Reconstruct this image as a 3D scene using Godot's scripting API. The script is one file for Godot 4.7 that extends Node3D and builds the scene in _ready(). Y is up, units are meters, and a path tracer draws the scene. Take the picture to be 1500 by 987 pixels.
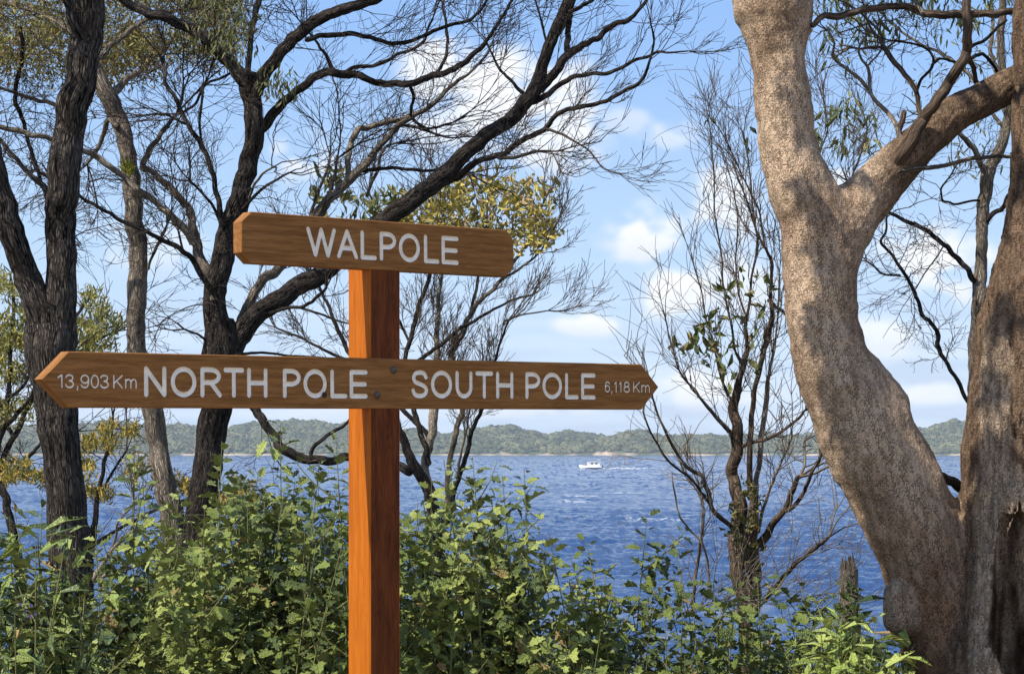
extends Node3D

# ---------------------------------------------------------------- measures
const EYE := 12.0            # eye height above the water
const FOCAL := 3000.0        # focal length in photo pixels
const HORIZON := 640.0       # photo row of the true horizon

var rng := RandomNumberGenerator.new()
var names := {}
var M := {}
var noise_a := FastNoiseLite.new()
var noise_b := FastNoiseLite.new()
var noise_c := FastNoiseLite.new()
var to_sun := Vector3(-0.833 * cos(deg_to_rad(48)), sin(deg_to_rad(48)), 0.553 * cos(deg_to_rad(48))).normalized()


class Buf:
	var v := PackedVector3Array()
	var n := PackedVector3Array()
	var uv := PackedVector2Array()
	var c := PackedColorArray()
	var i := PackedInt32Array()

	func quad_face(a: Vector3, b: Vector3, cc: Vector3, d: Vector3) -> void:   # counter-clockwise seen from outside
		var nn := (b - a).cross(d - a).normalized()
		var k := v.size()
		v.append_array([a, b, cc, d])
		n.append_array([nn, nn, nn, nn])
		i.append_array([k, k + 2, k + 1, k, k + 3, k + 2])

	func tri_face(a: Vector3, b: Vector3, cc: Vector3) -> void:
		var nn := (b - a).cross(cc - a).normalized()
		var k := v.size()
		v.append_array([a, b, cc])
		n.append_array([nn, nn, nn])
		i.append_array([k, k + 2, k + 1])

	func box(lo: Vector3, hi: Vector3) -> void:
		var p := func(x, y, z): return Vector3(hi.x if x else lo.x, hi.y if y else lo.y, hi.z if z else lo.z)
		quad_face(p.call(0, 0, 1), p.call(1, 0, 1), p.call(1, 1, 1), p.call(0, 1, 1))
		quad_face(p.call(1, 0, 0), p.call(0, 0, 0), p.call(0, 1, 0), p.call(1, 1, 0))
		quad_face(p.call(0, 0, 0), p.call(0, 0, 1), p.call(0, 1, 1), p.call(0, 1, 0))
		quad_face(p.call(1, 0, 1), p.call(1, 0, 0), p.call(1, 1, 0), p.call(1, 1, 1))
		quad_face(p.call(0, 1, 1), p.call(1, 1, 1), p.call(1, 1, 0), p.call(0, 1, 0))
		quad_face(p.call(0, 0, 0), p.call(1, 0, 0), p.call(1, 0, 1), p.call(0, 0, 1))

	func smooth_normals() -> void:
		n.resize(v.size())
		n.fill(Vector3.ZERO)
		for t in range(0, i.size(), 3):
			var a := i[t]
			var b := i[t + 1]
			var d := i[t + 2]
			var nn := (v[d] - v[a]).cross(v[b] - v[a])
			n[a] += nn
			n[b] += nn
			n[d] += nn
		for k in n.size():
			n[k] = n[k].normalized()

	func mesh() -> ArrayMesh:
		var arrays := []
		arrays.resize(Mesh.ARRAY_MAX)
		arrays[Mesh.ARRAY_VERTEX] = v
		arrays[Mesh.ARRAY_NORMAL] = n
		if uv.size() == v.size():
			arrays[Mesh.ARRAY_TEX_UV] = uv
		if c.size() == v.size():
			arrays[Mesh.ARRAY_COLOR] = c
		arrays[Mesh.ARRAY_INDEX] = i
		var m := ArrayMesh.new()
		m.add_surface_from_arrays(Mesh.PRIMITIVE_TRIANGLES, arrays)
		return m


# ---------------------------------------------------------------- naming helpers
func numbered(called: String) -> String:
	var k: int = names.get(called, 0)
	names[called] = k + 1
	return called if k == 0 else "%s_%03d" % [called, k]


func tag(o: Node, label := "", category := "", group := "", kind := "") -> void:
	if label: o.set_meta("label", label)
	if category: o.set_meta("category", category)
	if group: o.set_meta("group", group)
	if kind: o.set_meta("kind", kind)


func thing(called: String, label: String, category: String, at := Vector3.ZERO, group := "") -> Node3D:
	var o := Node3D.new()
	o.name = numbered(called)
	add_child(o)
	o.position = at
	tag(o, label, category, group)
	return o


func part(called: String, mesh: Mesh, material: Material, parent: Node, kind := "") -> MeshInstance3D:
	var o := MeshInstance3D.new()
	if parent == self:
		o.name = numbered(called)
	else:
		var key := "count_" + called
		var k: int = parent.get_meta(key, 0)
		parent.set_meta(key, k + 1)
		o.name = called if k == 0 else "%s_%03d" % [called, k]
	o.mesh = mesh
	if material: o.material_override = material
	parent.add_child(o, true)
	if kind: o.set_meta("kind", kind)
	return o


func at(x: float, y: float, d: float) -> Vector3:
	return Vector3((x - 750.0) / FOCAL * d, EYE + (HORIZON - y) / FOCAL * d, -d)


# ---------------------------------------------------------------- materials
func noise_bytes(size: int, freq: float, seed_: int, octaves := 4, kind := FastNoiseLite.TYPE_SIMPLEX_SMOOTH) -> PackedByteArray:
	var f := FastNoiseLite.new()
	f.seed = seed_
	f.frequency = freq
	f.noise_type = kind
	f.fractal_octaves = octaves
	if kind == FastNoiseLite.TYPE_CELLULAR:
		f.cellular_return_type = FastNoiseLite.RETURN_DISTANCE if octaves == 1 else FastNoiseLite.RETURN_DISTANCE2_SUB
		f.fractal_octaves = 1
	var im := f.get_seamless_image(size, size)
	im.convert(Image.FORMAT_L8)
	return im.get_data()


func texture_from(size: int, look: Callable, grey := false) -> ImageTexture:
	var out := PackedByteArray()
	if grey:
		out.resize(size * size)
		for k in size * size:
			out[k] = int(clampf(look.call(k), 0, 1) * 255)
		return ImageTexture.create_from_image(Image.create_from_data(size, size, false, Image.FORMAT_L8, out))
	out.resize(size * size * 3)
	for k in size * size:
		var c: Color = look.call(k)
		out[k * 3] = int(clampf(c.r, 0, 1) * 255)
		out[k * 3 + 1] = int(clampf(c.g, 0, 1) * 255)
		out[k * 3 + 2] = int(clampf(c.b, 0, 1) * 255)
	return ImageTexture.create_from_image(Image.create_from_data(size, size, false, Image.FORMAT_RGB8, out))


func srgb(r: float, g: float, b: float) -> Color:      # from real-world (linear) base colour
	return Color(r, g, b).linear_to_srgb()


func plain(r: float, g: float, b: float, rough := 0.8, spec := 0.4) -> StandardMaterial3D:
	var m := StandardMaterial3D.new()
	m.albedo_color = srgb(r, g, b)
	m.roughness = rough
	m.metallic_specular = spec
	return m


func bark(dark: Color, light: Color, size: int, freq: float, seed_: int, stretch: Vector3, relief: float, pits := 0.0) -> StandardMaterial3D:
	var a := noise_bytes(size, freq, seed_, 5)
	var b := noise_bytes(size, freq * 0.35, seed_ + 7, 3)
	var p := noise_bytes(size, freq * 2.6, seed_ + 3, 1, FastNoiseLite.TYPE_CELLULAR)
	var plate := noise_bytes(size, freq * 1.5, seed_ + 11, 2, FastNoiseLite.TYPE_CELLULAR)
	var h := PackedFloat32Array()
	h.resize(size * size)
	for k in size * size:
		var r := 1.0 - absf(a[k] / 255.0 * 2.0 - 1.0)
		var t := clampf(1.05 - r * r * 0.9 + (b[k] / 255.0 - 0.5) * 0.5, 0, 1) * (0.25 + 0.75 * smoothstep(12.0, 80.0, float(plate[k])))
		if pits > 0.0:
			t = 0.80 + (a[k] / 255.0 - 0.5) * 0.5
			var q := clampf((66.0 - p[k] + (b[k] - 128.0) * 0.5) / 34.0, 0, 1)
			t -= q * pits
			var fissure := clampf((r - 0.93) * 14.0, 0, 1) * clampf((b[k] - 120.0) / 30.0, 0, 1)
			t -= fissure * 0.6
		h[k] = clampf(t, 0, 1)
	var m := StandardMaterial3D.new()
	m.albedo_texture = texture_from(size, func(k): return dark.lerp(light, pow(h[k], 1.3)).lerp(light * 0.8, (b[k] / 255.0 - 0.5) * 0.5).linear_to_srgb())
	m.heightmap_enabled = true
	m.heightmap_texture = texture_from(size, func(k): return h[k], true)
	m.heightmap_scale = relief
	m.uv1_scale = stretch
	m.roughness = 0.95
	m.metallic_specular = 0.2
	return m


func wood(dark: Color, light: Color, seed_: int, stretch: Vector3, rough: float) -> StandardMaterial3D:
	var size := 512
	var a := noise_bytes(size, 0.012, seed_, 5)
	var b := noise_bytes(size, 0.004, seed_ + 5, 3)
	var c := noise_bytes(size, 0.05, seed_ + 9, 2)
	var split := noise_bytes(size, 0.009, seed_ + 21, 2)
	var h := PackedFloat32Array()
	h.resize(size * size)
	for k in size * size:
		h[k] = clampf(0.5 + 0.16 * sin(b[k] * 0.32) + (a[k] / 255.0 - 0.5) * 1.1 + (c[k] / 255.0 - 0.5) * 0.6, 0, 1)
		var check := absf(split[k] - 128.0)
		if check < 3.0 and b[k] > 120: h[k] *= 0.25 + check * 0.2
	var m := StandardMaterial3D.new()
	m.albedo_texture = texture_from(size, func(k): return dark.lerp(light, h[k]).linear_to_srgb())
	m.heightmap_enabled = true
	m.heightmap_texture = texture_from(size, func(k): return h[k], true)
	m.heightmap_scale = 0.06
	m.uv1_triplanar = true
	m.uv1_scale = stretch
	m.roughness = rough
	m.metallic_specular = 0.22
	return m


func leaf_material(r: float, g: float, b: float, rough := 0.5, through := 0.28) -> StandardMaterial3D:
	var m := plain(r, g, b, rough, 0.45)
	m.backlight_enabled = true
	m.backlight = Color(through, through, through * 0.6)
	m.vertex_color_use_as_albedo = true
	if not M.has("wrinkle"):
		var f := FastNoiseLite.new()
		f.seed = 5
		f.frequency = 0.03
		f.fractal_octaves = 2
		var im := f.get_seamless_image(128, 128)
		im.convert(Image.FORMAT_L8)
		M.wrinkle = ImageTexture.create_from_image(im)
	m.uv1_triplanar = true
	m.uv1_scale = Vector3(2.5, 2.5, 2.5)
	m.heightmap_enabled = true
	m.heightmap_texture = M.wrinkle
	m.heightmap_scale = 0.5
	return m


func make_materials() -> void:
	M.dark_bark = bark(Color(0.016, 0.014, 0.014), Color(0.185, 0.162, 0.145), 512, 0.012, 3, Vector3(3.6, 0.5, 1), 1.6)
	M.black_bark = bark(Color(0.012, 0.0105, 0.011), Color(0.135, 0.117, 0.105), 512, 0.014, 13, Vector3(3.4, 0.55, 1), 1.2)
	M.grey_bark = bark(Color(0.10, 0.084, 0.07), Color(0.50, 0.435, 0.365), 512, 0.014, 23, Vector3(4.0, 0.45, 1), 1.0)
	M.pale_bark = bark(Color(0.14, 0.12, 0.10), Color(0.55, 0.49, 0.415), 512, 0.016, 33, Vector3(2.4, 0.9, 1), 0.6)
	M.tan_bark = bark(Color(0.13, 0.095, 0.068), Color(0.55, 0.425, 0.315), 1024, 0.010, 43, Vector3(3.0, 2.0, 1), 0.75, 0.70)
	M.limb_bark = bark(Color(0.06, 0.045, 0.035), Color(0.30, 0.225, 0.175), 512, 0.014, 53, Vector3(4.4, 0.4, 1), 0.9)
	M.brown_bark = bark(Color(0.09, 0.058, 0.042), Color(0.38, 0.265, 0.195), 1024, 0.012, 63, Vector3(6.0, 0.25, 1), 0.8)
	M.brown_bark.vertex_color_use_as_albedo = true
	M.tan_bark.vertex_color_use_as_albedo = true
	M.tan_bark.uv1_triplanar = true
	M.tan_bark.uv1_scale = Vector3(9.5, 5.0, 9.5)
	M.collar_bark = M.limb_bark.duplicate()
	M.collar_bark.vertex_color_use_as_albedo = true
	M.twig_dark = plain(0.05, 0.042, 0.038, 0.9, 0.2)
	M.twig_grey = plain(0.17, 0.145, 0.12, 0.9, 0.2)
	M.twig_brown = plain(0.10, 0.078, 0.062, 0.9, 0.2)
	M.stem_green = plain(0.14, 0.15, 0.06, 0.7, 0.3)
	M.leaf = [leaf_material(0.13, 0.175, 0.036, 0.36, 0.2), leaf_material(0.26, 0.315, 0.082, 0.36, 0.2), leaf_material(0.062, 0.094, 0.024, 0.34, 0.2)]  # leaf tones vary; sunlit highlights are painted into the bright one
	M.leaf_dry = leaf_material(0.24, 0.17, 0.07, 0.6, 0.2)
	M.leaf_fresh = [leaf_material(0.22, 0.29, 0.06, 0.42, 0.3), leaf_material(0.17, 0.235, 0.05, 0.42, 0.3), leaf_material(0.28, 0.34, 0.085, 0.42, 0.3)]
	M.leaf_small = leaf_material(1, 1, 1, 0.55, 0.6)
	M.board = wood(Color(0.155, 0.068, 0.021), Color(0.30, 0.143, 0.049), 5, Vector3(0.55, 11.0, 11.0), 0.7)
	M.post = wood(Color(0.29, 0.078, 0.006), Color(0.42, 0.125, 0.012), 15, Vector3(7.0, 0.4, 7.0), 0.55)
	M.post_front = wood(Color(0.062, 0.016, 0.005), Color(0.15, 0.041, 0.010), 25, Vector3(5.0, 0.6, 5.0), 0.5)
	M.groove = plain(0.10, 0.075, 0.06, 0.8)
	M.paint = wood(Color(0.74, 0.70, 0.63), Color(0.96, 0.92, 0.84), 45, Vector3(6.0, 6.0, 6.0), 0.6)
	M.bolt = plain(0.05, 0.035, 0.025, 0.55, 0.6)


# ---------------------------------------------------------------- curves and tubes
func smooth_line(ctrl: PackedVector3Array, rad: PackedFloat32Array, step: float) -> Array:
	var pts := PackedVector3Array()
	var rs := PackedFloat32Array()
	var last := ctrl.size() - 1
	for k in last:
		var p0 := ctrl[maxi(k - 1, 0)]
		var p1 := ctrl[k]
		var p2 := ctrl[k + 1]
		var p3 := ctrl[mini(k + 2, last)]
		var count := maxi(1, int(p1.distance_to(p2) / step))
		for j in count:
			var t := float(j) / count
			pts.append(p1.cubic_interpolate(p2, p0, p3, t))
			rs.append(lerpf(rad[k], rad[k + 1], t))
	pts.append(ctrl[last])
	rs.append(rad[last])
	return [pts, rs]


# a tube round a line; look(angle, along, centre) gives the factor on the radius, tint(angle, along, centre) a colour
func tube(b: Buf, pts: PackedVector3Array, rs: PackedFloat32Array, sides: int, look = null, tint = null) -> void:
	var rows := pts.size()
	var grid := PackedVector3Array()
	grid.resize(rows * sides)
	var along := PackedFloat32Array()
	along.resize(rows)
	var t := (pts[1] - pts[0]).normalized()
	var ref := Vector3.RIGHT if absf(t.x) < 0.9 else Vector3.BACK
	var u := (ref - t * ref.dot(t)).normalized()
	for k in rows:
		var tt := (pts[mini(k + 1, rows - 1)] - pts[maxi(k - 1, 0)]).normalized()
		u = (u - tt * u.dot(tt)).normalized()
		var w := u.cross(tt)
		if k: along[k] = along[k - 1] + pts[k].distance_to(pts[k - 1])
		for j in sides:
			var a := TAU * j / sides
			var r := rs[k]
			if look: r *= look.call(a, along[k], pts[k], rs[k])
			grid[k * sides + j] = pts[k] + (u * cos(a) + w * sin(a)) * r
	var mean := 0.0
	for r in rs: mean += r
	mean /= rs.size()
	var repeats := maxf(1.0, roundf(TAU * mean / 0.3 * 1.0))
	if TAU * mean < 0.2: repeats = 1.0 / 3.0 if TAU * mean < 0.09 else 2.0 / 3.0
	var first := b.v.size()
	for k in rows:
		for j in sides + 1:
			var jj := j % sides
			var across := grid[k * sides + (jj + 1) % sides] - grid[k * sides + (jj + sides - 1) % sides]
			var down := grid[mini(k + 1, rows - 1) * sides + jj] - grid[maxi(k - 1, 0) * sides + jj]
			b.v.append(grid[k * sides + jj])
			b.n.append(down.cross(across).normalized())
			b.uv.append(Vector2(repeats * j / sides, along[k] / 0.3))
			if tint: b.c.append(tint.call(TAU * j / sides, along[k], pts[k]))
	for k in rows - 1:
		for j in sides:
			var p := first + k * (sides + 1) + j
			var q := p + sides + 1
			b.i.append_array([p, p + 1, q, p + 1, q + 1, q])
	# ends closed by a shallow cone
	for e in [0, rows - 1]:
		var k := b.v.size()
		var dir := (pts[1] - pts[0]).normalized() * -1.0 if e == 0 else (pts[rows - 1] - pts[rows - 2]).normalized()
		b.v.append(pts[e] + dir * rs[e] * 0.35)
		b.n.append(dir)
		b.uv.append(Vector2(0.1, along[e] / 0.3))
		if tint: b.c.append(tint.call(0.0, along[e], pts[e]))
		for j in sides:
			var p: int = first + e * (sides + 1) + j
			if e == 0: b.i.append_array([k, p + 1, p])
			else: b.i.append_array([k, p, p + 1])


func stick(b: Buf, pts: PackedVector3Array, r0: float, r1: float) -> void:   # a thin three-sided twig
	var rows := pts.size()
	var t := (pts[rows - 1] - pts[0]).normalized()
	var u := t.cross(Vector3(0.31, 0.17, 0.93)).normalized()
	var w := t.cross(u)
	var d0 := u
	var d1 := u * -0.5 + w * 0.866
	var d2 := u * -0.5 - w * 0.866
	var first := b.v.size()
	for k in rows:
		var r := lerpf(r0, r1, float(k) / (rows - 1))
		b.v.append(pts[k] + d0 * r)
		b.v.append(pts[k] + d1 * r)
		b.v.append(pts[k] + d2 * r)
		b.n.append(d0)
		b.n.append(d1)
		b.n.append(d2)
	for k in rows - 1:
		var p := first + k * 3
		b.i.append_array([p, p + 4, p + 1, p, p + 3, p + 4, p + 1, p + 5, p + 2, p + 1, p + 4, p + 5, p + 2, p + 3, p, p + 2, p + 5, p + 3])


func rough_bark(amount: float, fine: float) -> Callable:
	return func(a: float, v: float, c: Vector3, r: float) -> float:
		var x := cos(a) * r
		var z := sin(a) * r
		var lump := noise_a.get_noise_3d(x * 6.0 + c.x * 2.0, v * 4.0, z * 6.0) * amount
		var furrow := noise_b.get_noise_3d(x * fine, v * fine * 0.16, z * fine)
		return 1.0 + lump + (0.5 - absf(furrow) * 1.0) * amount * 0.7


# ---------------------------------------------------------------- limbs and twigs
# A plant keeps its limbs so that twigs can grow from them: {node, limbs: [[points, radii, material name]]}
func limb(plant: Dictionary, called: String, d0: float, d1: float, list: Array, material: Material, label := "") -> Array:
	var ctrl := PackedVector3Array()
	var rad := PackedFloat32Array()
	var count := list.size() / 3
	for k in count:
		var t := float(k) / (count - 1)
		var d := lerpf(d0, d1, t) + sin(k * 2.1 + d0 * 3.0 + count) * 0.02 * minf(1.0, t * 4.0)
		ctrl.append(at(list[k * 3], list[k * 3 + 1], d))
		rad.append(maxf(list[k * 3 + 2] * 0.5 * d / FOCAL, 0.0012))
	var biggest := 0.0
	for r in rad: biggest = maxf(biggest, r)
	var line := smooth_line(ctrl, rad, clampf(biggest * 0.5, 0.012, 0.05))
	# small natural crookedness
	for k in range(1, line[0].size() - 1):
		var p: Vector3 = line[0][k]
		var crook := minf(0.35 * line[1][k], 0.006)
		line[0][k] = p + Vector3(noise_a.get_noise_3dv(p * 9.0), noise_a.get_noise_3dv(p * 9.0 + Vector3(50, 0, 0)), noise_a.get_noise_3dv(p * 9.0 + Vector3(0, 50, 0))) * crook * 2.0
		line[1][k] *= 1.0 + 0.09 * noise_a.get_noise_3dv(p * 14.0)
	var b := Buf.new()
	var sides := 6 if biggest < 0.006 else 9 if biggest < 0.015 else 14 if biggest < 0.03 else 28
	if biggest > 0.02:
		tube(b, line[0], line[1], sides, rough_bark(0.11, 45.0))
	else:
		tube(b, line[0], line[1], sides)
	var o := part(called, b.mesh(), material, plant.node)
	if label: o.set_meta("label", label)
	plant.limbs.append(line)
	return line


func new_plant(called: String, label: String, category: String, base: Vector3, group := "") -> Dictionary:
	var node := thing(called, label, category, Vector3.ZERO, group)
	return {"node": node, "limbs": [], "tips": []}


func any_dir() -> Vector3:
	return Vector3(rng.randfn(), rng.randfn(), rng.randfn()).normalized()


func grow(b: Buf, from: Vector3, dir: Vector3, r: float, length: float, level: int, how: Dictionary, tips: Array) -> void:
	var n := 5 if level >= 2 else 4 if level == 1 else 3
	var pts := PackedVector3Array([from])
	var p := from
	var d := dir
	var wild: float = how.get("wild", 0.3)
	var bias: Vector3 = how.get("bias", Vector3.UP) * how.get("pull", 0.12)
	for k in n:
		d = (d + any_dir() * wild + bias).normalized()
		p += d * length / n
		pts.append(p)
	stick(b, pts, r, maxf(r * 0.45, how.get("thin", 0.0011)))
	if level == 0:
		tips.append([p, d])
		return
	var kids := int(round(how.get("kids", 4.0) * rng.randf_range(0.7, 1.3)))
	for k in kids:
		var t := rng.randf_range(0.2, 1.0)
		var f := t * n
		var i0 := mini(int(f), n - 1)
		var q := pts[i0].lerp(pts[i0 + 1], f - i0)
		var along := (pts[i0 + 1] - pts[i0]).normalized()
		var side := along.cross(any_dir()).normalized()
		var ang := deg_to_rad(rng.randf_range(22, how.get("open", 52)))
		grow(b, q, (along * cos(ang) + side * sin(ang)).normalized(), maxf(r * 0.62, how.get("thin", 0.0011)), length * rng.randf_range(0.4, 0.75), level - 1, how, tips)


# twigs on every limb from index first on; how: per_metre, length, level, start (share of the limb left bare), bias, pull, wild
func twigs(plant: Dictionary, limbs: Array, how: Dictionary, material: Material, called := "twigs") -> void:
	var b := Buf.new()
	for line in limbs:
		var pts: PackedVector3Array = line[0]
		var rs: PackedFloat32Array = line[1]
		var total := 0.0
		for k in pts.size() - 1: total += pts[k].distance_to(pts[k + 1])
		var count := int(total * how.per_metre)
		for c in count:
			var t: float = lerpf(how.get("start", 0.1), 1.0, rng.randf())
			var f := t * (pts.size() - 1)
			var k := mini(int(f), pts.size() - 2)
			var q := pts[k].lerp(pts[k + 1], f - k)
			var along := (pts[k + 1] - pts[k]).normalized()
			var side := (along.cross(any_dir())).normalized()
			side = (side + how.get("bias", Vector3.UP) * how.get("side_pull", 0.5)).normalized()
			var ang := deg_to_rad(rng.randf_range(25, 60))
			var length: float = how.length * rng.randf_range(0.5, 1.35)
			var r := minf(rs[k] * 0.6, how.get("thick", 0.0032)) * rng.randf_range(0.7, 1.1)
			grow(b, q, (along * cos(ang) + side * sin(ang)).normalized(), r, length, how.level, how, plant.tips)
		# the limb runs out into twigs
		var e := pts.size() - 1
		if rs[e] < 0.012:
			for c in 3:
				grow(b, pts[e], ((pts[e] - pts[e - 1]).normalized() + any_dir() * 0.35).normalized(), rs[e] * 0.8, how.length * 1.2, how.level, how, plant.tips)
	if b.v.size():
		part(called, b.mesh(), material, plant.node, "stuff")


# ---------------------------------------------------------------- leaves
func narrow_leaf(bend: float) -> ArrayMesh:      # unit long, along +Y
	var b := Buf.new()
	var ys := [0.0, 0.3, 0.65, 1.0]
	var ws := [0.02, 0.11, 0.09, 0.0]
	for s in [-1.0, 1.0]:
		for k in 3:
			var z0: float = bend * ys[k] * ys[k]
			var z1: float = bend * ys[k + 1] * ys[k + 1]
			var a := Vector3(0, ys[k], z0)
			var d := Vector3(0, ys[k + 1], z1)
			var e := Vector3(s * ws[k], ys[k], z0 + ws[k] * 0.35)
			var f := Vector3(s * ws[k + 1], ys[k + 1], z1 + ws[k + 1] * 0.35)
			if s > 0: b.quad_face(a, e, f, d)
			else: b.quad_face(d, f, e, a)
	return b.mesh()


func broad_leaf(seed_: int, teeth: int, plump: float, droop: float, fold: float) -> ArrayMesh:   # unit long, toothed edge, along +Y
	var g := RandomNumberGenerator.new()
	g.seed = seed_
	var b := Buf.new()
	var n := teeth * 2
	for s in [-1.0, 1.0]:
		var edge: Array[Vector3] = []
		var mid: Array[Vector3] = []
		for k in n + 1:
			var t := float(k) / n
			var w := plump * pow(sin(PI * clampf(t * 0.93 + 0.05, 0, 1)), 0.75) * (1.0 - 0.35 * t)
			if teeth > 1 and k > 0 and k < n:
				w *= 1.0 + (0.27 if k % 2 == 1 else -0.22) + g.randf_range(-0.06, 0.06)
			if k == n: w = 0.0
			var lift := -droop * t * t
			var fwd := 0.05 if teeth > 1 and k % 2 == 1 else 0.0
			mid.append(Vector3(0, t, lift))
			edge.append(Vector3(s * w, minf(t + fwd, 1.0) * (1.0 if k else 0.0) + (0.0 if k else 0.0), lift + w * fold + 0.03 * sin(k * 2.0 + seed_)))
		for k in n:
			if s > 0: b.quad_face(mid[k], edge[k], edge[k + 1], mid[k + 1])
			else: b.quad_face(mid[k + 1], edge[k + 1], edge[k], mid[k])
	return b.mesh()


func scatter(called: String, mesh: Mesh, material: Material, places: Array, tints: Array, parent: Node) -> void:
	var mm := MultiMesh.new()
	mm.transform_format = MultiMesh.TRANSFORM_3D
	mm.use_colors = tints.size() > 0
	mm.mesh = mesh
	mm.instance_count = places.size()
	for k in places.size():
		mm.set_instance_transform(k, places[k])
		if tints.size(): mm.set_instance_color(k, tints[k])
	var o := MultiMeshInstance3D.new()
	var key := "count_" + called
	var n: int = parent.get_meta(key, 0)
	parent.set_meta(key, n + 1)
	o.name = called if n == 0 else "%s_%03d" % [called, n]
	o.multimesh = mm
	o.material_override = material
	o.set_meta("kind", "stuff")
	parent.add_child(o, true)


func leaf_basis(dir: Vector3, size: float, face := Vector3.ZERO) -> Basis:
	var y := dir.normalized()
	var x := y.cross(face if face != Vector3.ZERO else any_dir())
	if x.length() < 0.05: x = y.cross(Vector3(0.3, 0.5, 0.8))
	x = x.normalized()
	return Basis(x, y, x.cross(y)) * size


# bunches of small leaves at the tips of twigs, or in a cloud of clumps
func leaf_clumps(plant: Dictionary, centres: Array, per: int, spread: float, size: float, colors: Array, bend: float, hang: float) -> void:
	var places := []
	var tints := []
	for c in centres:
		var lead: Vector3 = c[1]
		for k in per:
			var p: Vector3 = c[0] + any_dir() * spread * pow(rng.randf(), 0.6)
			var d := (lead * 0.6 + any_dir() * 0.8 + Vector3.DOWN * hang).normalized()
			places.append(Transform3D(leaf_basis(d, size * rng.randf_range(0.6, 1.25)), p))
			var col: Color = colors[rng.randi() % colors.size()]
			tints.append(col * rng.randf_range(0.75, 1.25))
	scatter("foliage", narrow_leaf(bend), M.leaf_small, places, tints, plant.node)


# ---------------------------------------------------------------- the scene
func _ready() -> void:
	rng.seed = 20240607
	noise_a.seed = 1
	noise_a.frequency = 1.0
	noise_a.fractal_octaves = 2
	noise_b.seed = 2
	noise_b.frequency = 1.0
	noise_b.fractal_octaves = 3
	noise_c.seed = 3
	noise_c.frequency = 1.0
	noise_c.fractal_octaves = 5
	camera_sky_sun()
	make_materials()
	water()
	ground()
	far_shore()
	left_twin_tree()
	grey_tree()
	spreading_tree()
	bushy_tree()
	bare_tree()
	leaning_tree()
	distant_tree()
	left_shrubs()
	dead_branches()
	bank_shrubs()
	direction_sign()
	stump()
	boat()


func camera_sky_sun() -> void:
	var cam := Camera3D.new()
	cam.name = "camera"
	cam.position = Vector3(0, EYE, 0)
	cam.projection = Camera3D.PROJECTION_FRUSTUM
	cam.near = 0.1
	cam.far = 9000.0
	cam.size = 0.1 * 1500.0 * 673.0 / 1024.0 / FOCAL
	cam.frustum_offset = Vector2(0, 0.1 * (HORIZON - 493.5) / FOCAL)
	add_child(cam)
	var sun := DirectionalLight3D.new()
	sun.name = "sun"
	sun.light_energy = 1.6
	sun.light_color = Color(1.0, 0.95, 0.87)
	sun.light_angular_distance = 0.5
	sun.shadow_enabled = true
	add_child(sun)
	sun.look_at_from_position(Vector3.ZERO, -to_sun)
	var e := Environment.new()
	e.background_mode = Environment.BG_SKY
	e.tonemap_mode = Environment.TONE_MAPPER_LINEAR
	e.tonemap_exposure = 1.48
	e.sdfgi_enabled = true
	e.ssao_enabled = true
	e.ssil_enabled = true
	e.fog_enabled = true
	e.fog_density = 0.00022
	e.fog_light_color = Color(0.80, 0.87, 0.96)
	e.sky = Sky.new()
	var pano := PanoramaSkyMaterial.new()
	pano.panorama = sky_texture()
	pano.energy_multiplier = 0.78
	e.sky.sky_material = pano
	var w := WorldEnvironment.new()
	w.name = "world"
	w.environment = e
	add_child(w)


# the clouds in view: [azimuth, elevation, half width, half height in degrees, strength]
var clouds := []


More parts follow.
